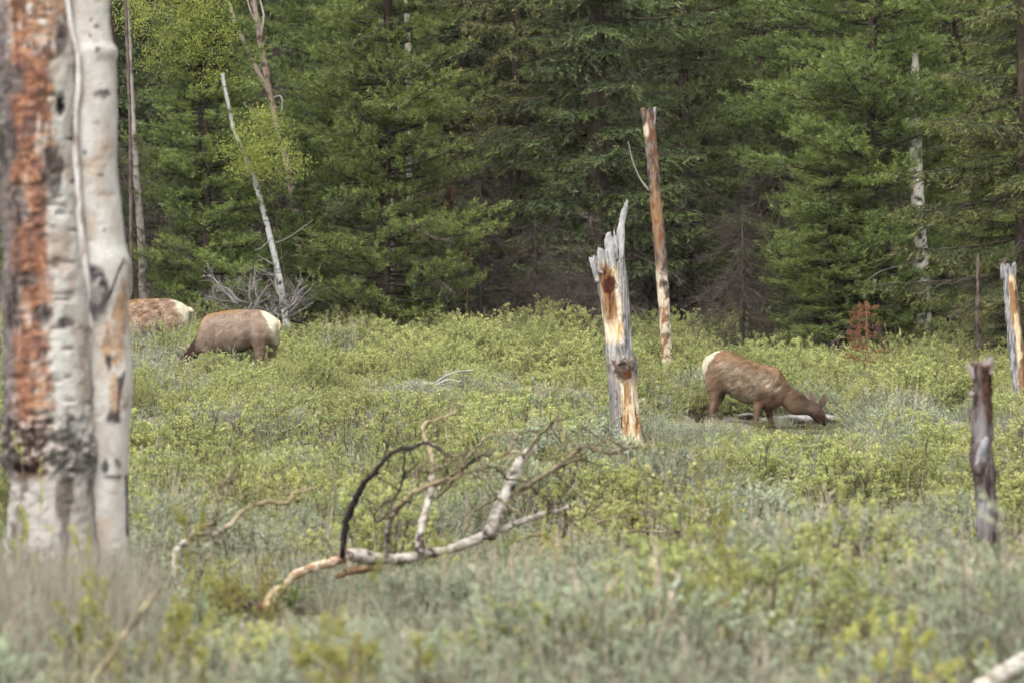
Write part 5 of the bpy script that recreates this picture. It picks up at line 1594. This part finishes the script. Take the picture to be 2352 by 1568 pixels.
SHRUB['dome_green'] = [make_shrub('dome_green', 820 + i) for i in range(3)]
SHRUB['tuft'] = [make_tuft(780 + i) for i in range(6)]
def top_of(tr):
    co = np.empty(len(tr[2].vertices) * 3, np.float32); tr[2].vertices.foreach_get('co', co)
    return float(np.percentile(co[2::3], 99.0))
HGT = {k: float(np.mean([top_of(t) for t in v])) for k, v in SHRUB.items()}

# sight lines that stay open in the place: (left px, right px, row, farthest distance)
CLEAR = [(2225, 2352, 1590, 20.3), (1392, 1486, 1012, 74.9), (1602, 1770, 972, 109.6), (1765, 1965, 988, 109.6), (440, 660, 812, 109.6), (295, 445, 742, 118), (1515, 1548, 838, 117.9), (2318, 2352, 905, 107.9),
         (580, 700, 1440, 33.9), (670, 800, 1375, 33.9), (790, 1000, 1306, 33.9), (1000, 1140, 1284, 34.2), (1130, 1300, 1245, 34.8), (385, 425, 1350, 33.3), (420, 545, 1262, 33.3), (545, 690, 1180, 33.3),
         (2222, 2296, 1262, 32.8), (0, 306, 1262, 27.8), (1290, 1560, 1150, 34.5), (935, 1095, 876, 97.9), (295, 380, 968, 87.5), (2150, 2235, 975, 97.5), (470, 700, 745, 121),
         (0, 2352, 1395, 18.5), (0, 2352, 1330, 22.0), (300, 2230, 1270, 26), (300, 2230, 1150, 34), (0, 2352, 1030, 55), (0, 2352, 900, 85), (1780, 1925, 1000, 109.7), (1540, 1600, 950, 106)]
def max_height(x, y):
    px = x / y * F + W / 2
    g = ground(x, y)
    hmax = np.full(len(x), 9.0)
    for a, b, row, far in CLEAR:
        m = (px > a - 0.34 / y * F) & (px < b + 0.34 / y * F) & (y < far)
        lim = CZ + (H / 2 - row) * y / F - g
        hmax = np.where(m, np.minimum(hmax, lim), hmax)
    return g, hmax

def scatter():
    rng = np.random.default_rng(99)
    out = []
    Y = 16.0
    while Y < 131:                                   # low cover: tufts and small sage
        step = np.interp(Y, [16, 30, 60, 100, 130], [0.36, 0.42, 0.54, 0.72, 0.9])
        half = 0.0823 * Y + 1.0
        n = int(2 * half / step)
        x = -half + (np.arange(n) + rng.uniform(0, 1, n)) * step
        y = Y + rng.uniform(-0.5, 0.5, n) * step
        out.append(np.stack([x, y], 1))
        Y += step * 0.95
    P = np.vstack(out)
    x, y = P[:, 0], P[:, 1]
    r = rng.random(len(x))
    patch = fbm(np.stack([x * 0.35, y * 0.16, 0 * x], 1), 61, 3)
    kind = np.where(r < np.interp(y, [16, 30, 42], [0.3, 0.35, 0.55]), 2, np.where(patch + (r - 0.77) * 0.5 < np.interp(y, [16, 30, 40, 70], [0.8, 0.7, 0.55, 0.53]), 1, 0))
    hgt = rng.uniform(0.12, 0.27, len(x)) * np.interp(y, [16, 30, 110, 130], [1.5, 1.0, 1.0, 1.3])
    keep = rng.random(len(x)) < 0.88
    x, y, kind, hgt = x[keep], y[keep], kind[keep], hgt[keep]
    # shrubs in clumps with open strips between them
    X, Yv, K, Hh = [], [], [], []
    def clumps(ya, yb, dens, hlo, hhi, spread, nlo, nhi):
        nonlocal X
        area = 0.0823 * (yb ** 2 - ya ** 2) + 2.0 * (yb - ya)
        for _ in range(int(area * dens)):
            cy = math.sqrt(rng.uniform(ya ** 2, yb ** 2)); cx = rng.uniform(-1, 1) * (0.0823 * cy + 0.8)
            px = cx / cy * F + W / 2
            ps = float(np.interp(cy, [16, 27, 34, 50, 70, 92, 100, 112, 130], [0.92, 0.80, 0.50, 0.42, 0.46, 0.40, 0.2, 0.08, 0.03]))
            if px < 450 and 100 < cy < 119: ps = 0.85
            if 1480 < px < 2250 and 70 < cy < 106: ps = 0.6
            k = 1 if rng.random() < ps else 0
            h0 = rng.uniform(hlo, hhi) * (0.78 if k == 1 else 1.0)
            m = int(rng.integers(nlo, nhi + 1))
            if rng.random() < (0.75 if (cy < 45 and k == 1) else 0.5):
                k = 3 if k == 1 else 4                       # a dense rounded bush instead
                m = max(1, m - 1)
            X += list(cx + rng.normal(0, spread, m)); Yv.extend(cy + rng.normal(0, spread, m)); K.extend([k] * m); Hh.extend(h0 * rng.uniform(0.75, 1.12, m))
    clumps(17, 30, 1.3, 0.40, 0.72, 0.22, 1, 3)
    clumps(30, 48, 0.42, 0.45, 0.80, 0.26, 1, 4)
    clumps(48, 76, 0.30, 0.50, 0.92, 0.30, 2, 5)
    clumps(76, 106, 0.30, 0.50, 0.95, 0.36, 2, 6)
    clumps(106, 131, 0.62, 0.60, 1.10, 0.42, 2, 6)
    x = np.concatenate([x, X]); y = np.concatenate([y, Yv]); kind = np.concatenate([kind, K]).astype(int); hgt = np.concatenate([hgt, Hh])
    g, hm = max_height(x, y)
    want = hgt.copy()
    hgt = np.minimum(hgt, hm)
    keep = (hgt > 0.10) & ~((kind > 2) & (hgt < 0.30)) & ~((want > 0.4) & (hgt < 0.45 * want))
    foot = [(at(150, 0, YA)[0], YA, 0.42), (at(1442, 0, 75)[0], 75, 0.32), (at(2262, 0, 33)[0], 33, 0.16), (at(1534, 0, 118)[0], 118, 0.25), (at(2345, 0, 108)[0], 108, 0.28)]
    for bx, by, r in foot:
        keep &= (x - bx) ** 2 + (y - by) ** 2 > r * r
    for ex, ey, a, b in ((at(1765, 0, 110)[0], 110.0, 1.75, 0.85), (at(545, 0, 110)[0], 110.2, 0.95, 0.42), (at(330, 0, 119)[0], 119.2, 1.0, 0.42)):
        keep &= ((x - ex) / a) ** 2 + ((y - ey) / b) ** 2 > 1
    return x[keep], y[keep], g[keep], hgt[keep], kind[keep], rng

sx, sy, sg, sh, sk, rngS = scatter()
nS = len(sx)
KN = ('green', 'sage', 'tuft', 'dome_sage', 'dome_green')
sscl = sh / np.array([HGT[k] for k in KN])[sk]
swid = np.clip(sscl, 0.5, 1.4) * rngS.uniform(0.75, 1.3, nS)
srot = rngS.uniform(0, 6.28, nS)
sidx = rngS.integers(0, 6, nS) % np.where(sk > 2, 3, 6)
swid = np.where(sk > 2, swid * 1.15, swid)
# how much of each shrub shows: front-to-back coverage on a coarse grid
def visible_area():
    GW, GH = 588, 392
    cov = np.zeros((GH, GW), bool)
    vis = np.zeros(nS, int)
    q = GW / W
    for i in np.argsort(sy):
        s = F / sy[i]
        cx = (sx[i] * s + W / 2) * q; yb = (H / 2 - (sg[i] - CZ) * s) * q; yt = (H / 2 - (sg[i] + sh[i] - CZ) * s) * q
        hw = 0.42 * swid[i] * s * q
        x0, x1 = int(max(0, cx - hw)), int(min(GW, cx + hw + 1)); y0, y1 = int(max(0, yt)), int(min(GH, yb + 1))
        if x1 <= x0 or y1 <= y0:
            continue
        w = cov[y0:y1, x0:x1]
        vis[i] = (~w).sum()
        w[:] = True
    return vis
svis = visible_area()

def zone(y, kind):
    if kind == 1:
        if y < 27: return 'silvery sagebrush in the near foreground', 'near foreground sagebrush'
        if y < 45: return 'silvery sagebrush around the fallen aspen limb', 'sagebrush around the fallen limb'
        if y < 95: return 'silvery sagebrush in the open mid meadow', 'mid meadow sagebrush'
        return 'silvery sagebrush near the elk', 'sagebrush near the elk'
    if y < 34: return 'small leaved green shrub in the near foreground', 'near foreground green shrubs'
    if y < 60: return 'small leaved green shrub behind the fallen aspen limb', 'green shrubs behind the fallen limb'
    if y < 104: return 'bright green leafy shrub in the mid meadow', 'mid meadow green shrubs'
    return 'bright leafy shrub along the forest edge', 'forest edge green shrubs'

indiv = np.zeros(nS, bool)
for kd in ((0, 4), (1, 3)):
    ids = np.where(np.isin(sk, kd) & (svis > 0))[0]
    ids = ids[np.argsort(-svis[ids])][:290]
    indiv[ids] = True
for i in np.where(indiv)[0]:
    kd = KN[sk[i]]
    st, lf, both = SHRUB[kd][sidx[i]]
    nm = 'sagebrush' if 'sage' in kd else 'leafy_shrub'
    lab, grp = zone(sy[i], 1 if 'sage' in kd else 0)
    ppx = sx[i] / sy[i] * F + W / 2
    part = 'at the left' if ppx < 780 else ('in the middle' if ppx < 1560 else 'at the right')
    lab += ', ' + part + ' of the picture'; grp += ' ' + part
    if sy[i] < 45:
        e = empty(nm, (sx[i], sy[i], sg[i]), srot[i])
        link_mesh('stems', st, e); link_mesh('foliage', lf, e)
    else:
        e = link_mesh(nm, both); e.location = (sx[i], sy[i], sg[i]); e.rotation_euler = (0, 0, srot[i])
    e.scale = (swid[i], swid[i], sscl[i])
    tag(e, lab, 'shrub', grp)

def gn_scatter(name, label, cat, meshes, P, rot, scl, idx):
    src = bpy.data.collections.new(name + '_sources')
    for i, me in enumerate(meshes):
        src.objects.link(bpy.data.objects.new('%s_source_%02d' % (name, i), me))
    me = bpy.data.meshes.new(name)
    me.vertices.add(len(P)); me.vertices.foreach_set('co', np.asarray(P, np.float32).ravel()); me.update()
    a = me.attributes.new('rot', 'FLOAT_VECTOR', 'POINT'); a.data.foreach_set('vector', np.stack([0 * rot, 0 * rot, rot], 1).astype(np.float32).ravel())
    a = me.attributes.new('scl', 'FLOAT_VECTOR', 'POINT'); a.data.foreach_set('vector', np.asarray(scl, np.float32).ravel())
    a = me.attributes.new('idx', 'INT', 'POINT'); a.data.foreach_set('value', np.asarray(idx, np.int32))
    o = link_mesh(name, me)
    ng = bpy.data.node_groups.new(name, 'GeometryNodeTree')
    ng.interface.new_socket('Geometry', in_out='INPUT', socket_type='NodeSocketGeometry')
    ng.interface.new_socket('Geometry', in_out='OUTPUT', socket_type='NodeSocketGeometry')
    gi = ng.nodes.new('NodeGroupInput'); go = ng.nodes.new('NodeGroupOutput')
    ci = ng.nodes.new('GeometryNodeCollectionInfo'); ci.inputs['Collection'].default_value = src
    ci.inputs['Separate Children'].default_value = True; ci.inputs['Reset Children'].default_value = True
    iop = ng.nodes.new('GeometryNodeInstanceOnPoints'); iop.inputs['Pick Instance'].default_value = True
    def named(nm, ty):
        n = ng.nodes.new('GeometryNodeInputNamedAttribute'); n.data_type = ty; n.inputs['Name'].default_value = nm
        return n.outputs['Attribute']
    ng.links.new(gi.outputs[0], iop.inputs['Points']); ng.links.new(ci.outputs[0], iop.inputs['Instance'])
    ng.links.new(named('idx', 'INT'), iop.inputs['Instance Index'])
    er = ng.nodes.new('FunctionNodeEulerToRotation')
    ng.links.new(named('rot', 'FLOAT_VECTOR'), er.inputs[0]); ng.links.new(er.outputs[0], iop.inputs['Rotation'])
    ng.links.new(named('scl', 'FLOAT_VECTOR'), iop.inputs['Scale'])
    ng.links.new(iop.outputs[0], go.inputs[0])
    md = o.modifiers.new('scatter', 'NODES'); md.node_group = ng
    tag(o, label, cat, kind='stuff')
    return o
for kd, nm, lab, cat in (((0, 4), 'leafy_undergrowth', 'mass of small leaved green shrubs across the meadow', 'undergrowth'), ((1, 3), 'sagebrush_cover', 'mass of silvery sagebrush across the meadow', 'sagebrush'), ((2,), 'grass_tufts', 'mass of dry grey green grass tufts between the shrubs', 'grass')):
    m = np.isin(sk, kd) & ~indiv
    srcs = [b for k in kd for _, _, b in SHRUB[KN[k]]]
    off = np.where(sk > 2, 6, 0)
    gn_scatter(nm, lab, cat, srcs, np.stack([sx[m], sy[m], sg[m]], 1), srot[m], np.stack([swid[m], swid[m], sscl[m]], 1), (sidx + off)[m])

# named yellow bushes of the foreground
def bush(kind, px, py_top, Y, wpx, label, hs=None, v=0):
    x = (px - W / 2) * Y / F
    g = float(ground(x, Y)[0]); top = CZ + (H / 2 - py_top) * Y / F
    h = max(0.2, top - g)
    st, lf, both = SHRUB[kind][v]
    e = empty({'yellow': 'yellow_bush', 'shoot': 'leafy_shoot', 'green': 'leafy_shrub', 'sage': 'sagebrush'}[kind], (x, Y, g), px * 0.37)
    link_mesh('stems', st, e); link_mesh('foliage', lf, e)
    w = max(wpx * Y / F / {'yellow': 0.62, 'shoot': 0.5}.get(kind, 0.85), (0.3 if kind == 'shoot' else 0.75) * h / HGT[kind])
    e.scale = (w, w, h / HGT[kind])
    tag(e, label, 'shrub')
for a in (('yellow', 850, 1365, 20.0, 230, 'blurred yellow bush at bottom centre left, largest yellow one', None, 0),
          ('shoot', 445, 1080, 28.5, 110, 'yellow bush just right of the twin aspen trunk', None, 0),
          ('yellow', 560, 1290, 29.5, 130, 'yellow bush below the curved grey dead branch', None, 2),
          ('yellow', 330, 1330, 22.0, 150, 'yellow bush in front of the twin aspen base', None, 2),
          ('yellow', 2030, 1440, 19.5, 110, 'yellow green bush at the bottom right', None, 1),
          ('shoot', 1000, 1170, 31.0, 60, 'small yellow sprig standing before the fallen limb', None, 0),
          ('shoot', 1265, 1165, 32.0, 60, 'small yellow sprig before the tip of the fallen limb', None, 1),
          ('shoot', 1640, 1085, 23.0, 100, 'tall slender yellow green shoot right of the jagged snag base', None, 1),
          ('green', 1740, 1270, 27.0, 90, 'bright green sprig in the right foreground', None, 2),
          ('shoot', 1920, 1200, 28.0, 70, 'yellow green sprig left of the dark snag', None, 0),
          ('yellow', 2280, 1430, 21.0, 110, 'yellowish bush below the dark snag', None, 0),
          ('green', 610, 1070, 48.0, 100, 'fresh lime green shrub behind the curved grey branch', None, 1),
          ('green', 530, 1060, 49.0, 90, 'fresh lime green shrub right of the yellow bush', None, 3),
          ('green', 470, 822, 107.5, 60, 'leafy shrub covering the lowered head of the smooth elk', None, 0),
          ('green', 530, 812, 107.8, 70, 'leafy shrub before the front legs of the smooth elk', None, 2),
          ('green', 590, 822, 107.6, 60, 'leafy shrub before the hind legs of the smooth elk', None, 4),
          ('green', 655, 806, 107.9, 70, 'leafy shrub at the right of the smooth elk', None, 5),
          ('green', 900, 742, 116.0, 170, 'broad rounded green shrub at the forest edge below the wide pine', None, 3),
          ('green', 1245, 760, 117.0, 120, 'rounded green shrub at the forest edge left of the jagged snag', None, 1),
          ('sage', 335, 742, 114.5, 90, 'tall grey sagebrush before the half hidden elk, left one', None, 0),
          ('sage', 400, 736, 114.0, 90, 'tall grey sagebrush before the half hidden elk, right one', None, 3),
          ('shoot', 70, 1095, 26.3, 60, 'green leafy shoot against the base of the twin aspen, left one', None, 1),
          ('shoot', 190, 1120, 26.0, 70, 'green leafy shoot against the base of the twin aspen, right one', None, 0),
          ('sage', 1632, 962, 108.9, 44, 'grey sagebrush before the hind legs of the right elk', None, 2),
          ('sage', 1690, 972, 108.8, 40, 'low grey sagebrush below the belly of the right elk', None, 4),
          ('green', 1742, 968, 108.9, 40, 'small leafy shrub before the front legs of the right elk', None, 1),
          ('sage', 1800, 980, 108.7, 40, 'low grey sagebrush below the neck of the right elk', None, 5),
          ('sage', 60, 1262, 25.4, 170, 'grey sagebrush against the base of the twin aspen, left one', None, 1),
          ('sage', 255, 1285, 25.0, 150, 'grey sagebrush against the base of the twin aspen, right one', None, 4),
          ('sage', 2330, 1190, 21.0, 260, 'large grey sagebrush at the right edge in front of the dark snag', None, 1)):
    bush(*a)

# dry stalks and grass: uncountable
def stalks():
    rng = np.random.default_rng(123)
    a = Acc()
    n = 18000
    u = rng.random(n)
    y = 17 + 105 * u ** 1.25
    x = rng.uniform(-1, 1, n) * (0.0823 * y + 0.6)
    pat = fbm(np.stack([x * 0.5, y * 0.22, 0 * x], 1), 71, 3)
    k = pat + (rng.random(n) - 0.5) * 0.25 > 0.5
    x, y = x[k], y[k]; n = len(x)
    g, hm = max_height(x, y)
    h = np.minimum(rng.uniform(0.2, 0.62, n), hm + 0.04)
    k = h > 0.12
    x, y, g, h = x[k], y[k], g[k], h[k]; n = len(x)
    nb_ = 1500
    yb = rng.uniform(23.0, 27.4, nb_); pb = rng.uniform(-40, 330, nb_); xb = (pb - W / 2) * yb / F; gb = ground(xb, yb)
    hb = CZ + (H / 2 - (1170 + 190 * rng.random(nb_) ** 0.6)) * yb / F - gb
    x, y, g, h = np.concatenate([x, xb]), np.concatenate([y, yb]), np.concatenate([g, gb]), np.concatenate([h, np.clip(hb, 0.1, 0.65)]); n = len(x)
    P0 = np.stack([x, y, g - 0.02], 1)
    D = unit(np.stack([rng.normal(0, 0.16, n), rng.normal(0, 0.16, n), np.ones(n)], 1))
    P1 = P0 + D * (h * 0.55)[:, None]
    P2 = P1 + unit(D + rng.normal(0, 0.16, (n, 3))) * (h * 0.45)[:, None]
    wid = np.interp(y, [17, 60, 120], [0.0022, 0.0032, 0.0045])
    c = np.where(rng.random(n)[:, None] < 0.75, lin(180, 172, 154), lin(150, 142, 124)) * rng.uniform(0.75, 1.15, (n, 1))
    thin_segments(a, P0, P1, wid, wid * 0.9, c); thin_segments(a, P1, P2, wid * 0.9, wid * 0.4, c)
    o = a.obj('dry_grass', M_STRAW)
    tag(o, 'dry tan grass stalks standing among the shrubs', 'grass', kind='stuff')
    # short green grass in between
    b = Acc()
    n = 30000
    y = 20 + 108 * rng.random(n) ** 1.1; x = rng.uniform(-1, 1, n) * (0.0823 * y + 0.6)
    P0 = np.stack([x, y, ground(x, y) - 0.01], 1)
    D = unit(np.stack([rng.normal(0, 0.3, n), rng.normal(0, 0.3, n), np.ones(n)], 1))
    hg = np.clip(np.minimum(rng.uniform(0.1, 0.26, n), max_height(x, y)[1]), 0.05, 1)
    V, T = blade_geo(P0, D, side_of(rng, D), hg, np.interp(y, [20, 120], [0.006, 0.014]), 0.05)
    C = np.where(rng.random(n)[:, None] < 0.6, lin(112, 128, 66), lin(150, 144, 96)) * rng.uniform(0.75, 1.2, (n, 1))
    b.add(V, T, np.repeat(C, 4, 0), False)
    o = b.obj('grass', M_LEAF)
    tag(o, 'short green grass under the shrubs', 'grass', kind='stuff')
stalks()
# ------------------------------------------------------------------ thin haze volume, added to lift the forest darks
def build_haze():
    x0, x1, y0, y1, z0, z1 = -280.0, 280.0, -60.0, 440.0, -3.0, 62.0
    V = np.array([[x, y, z] for z in (z0, z1) for y in (y0, y1) for x in (x0, x1)])
    q = [(0, 2, 3, 1), (4, 5, 7, 6), (0, 1, 5, 4), (2, 6, 7, 3), (0, 4, 6, 2), (1, 3, 7, 5)]
    T = np.array([[a, b, c] for a, b, c, d in q] + [[a, c, d] for a, b, c, d in q])
    m, t = base_mat('haze')
    pv = t.nodes.new('ShaderNodeVolumePrincipled'); o = t.nodes.new('ShaderNodeOutputMaterial')
    pv.inputs['Color'].default_value = (0.96, 0.96, 0.95, 1); pv.inputs['Density'].default_value = HAZE
    t.links.new(pv.outputs[0], o.inputs['Volume'])
    h = link_mesh('haze', raw_mesh('haze', V, T, np.ones((8, 3)), np.zeros(12, bool), np.zeros(12), m))
    tag(h, 'thin pale haze over the meadow and forest', 'haze', kind='stuff')
HAZE = 0.0001
build_haze()
#%%END
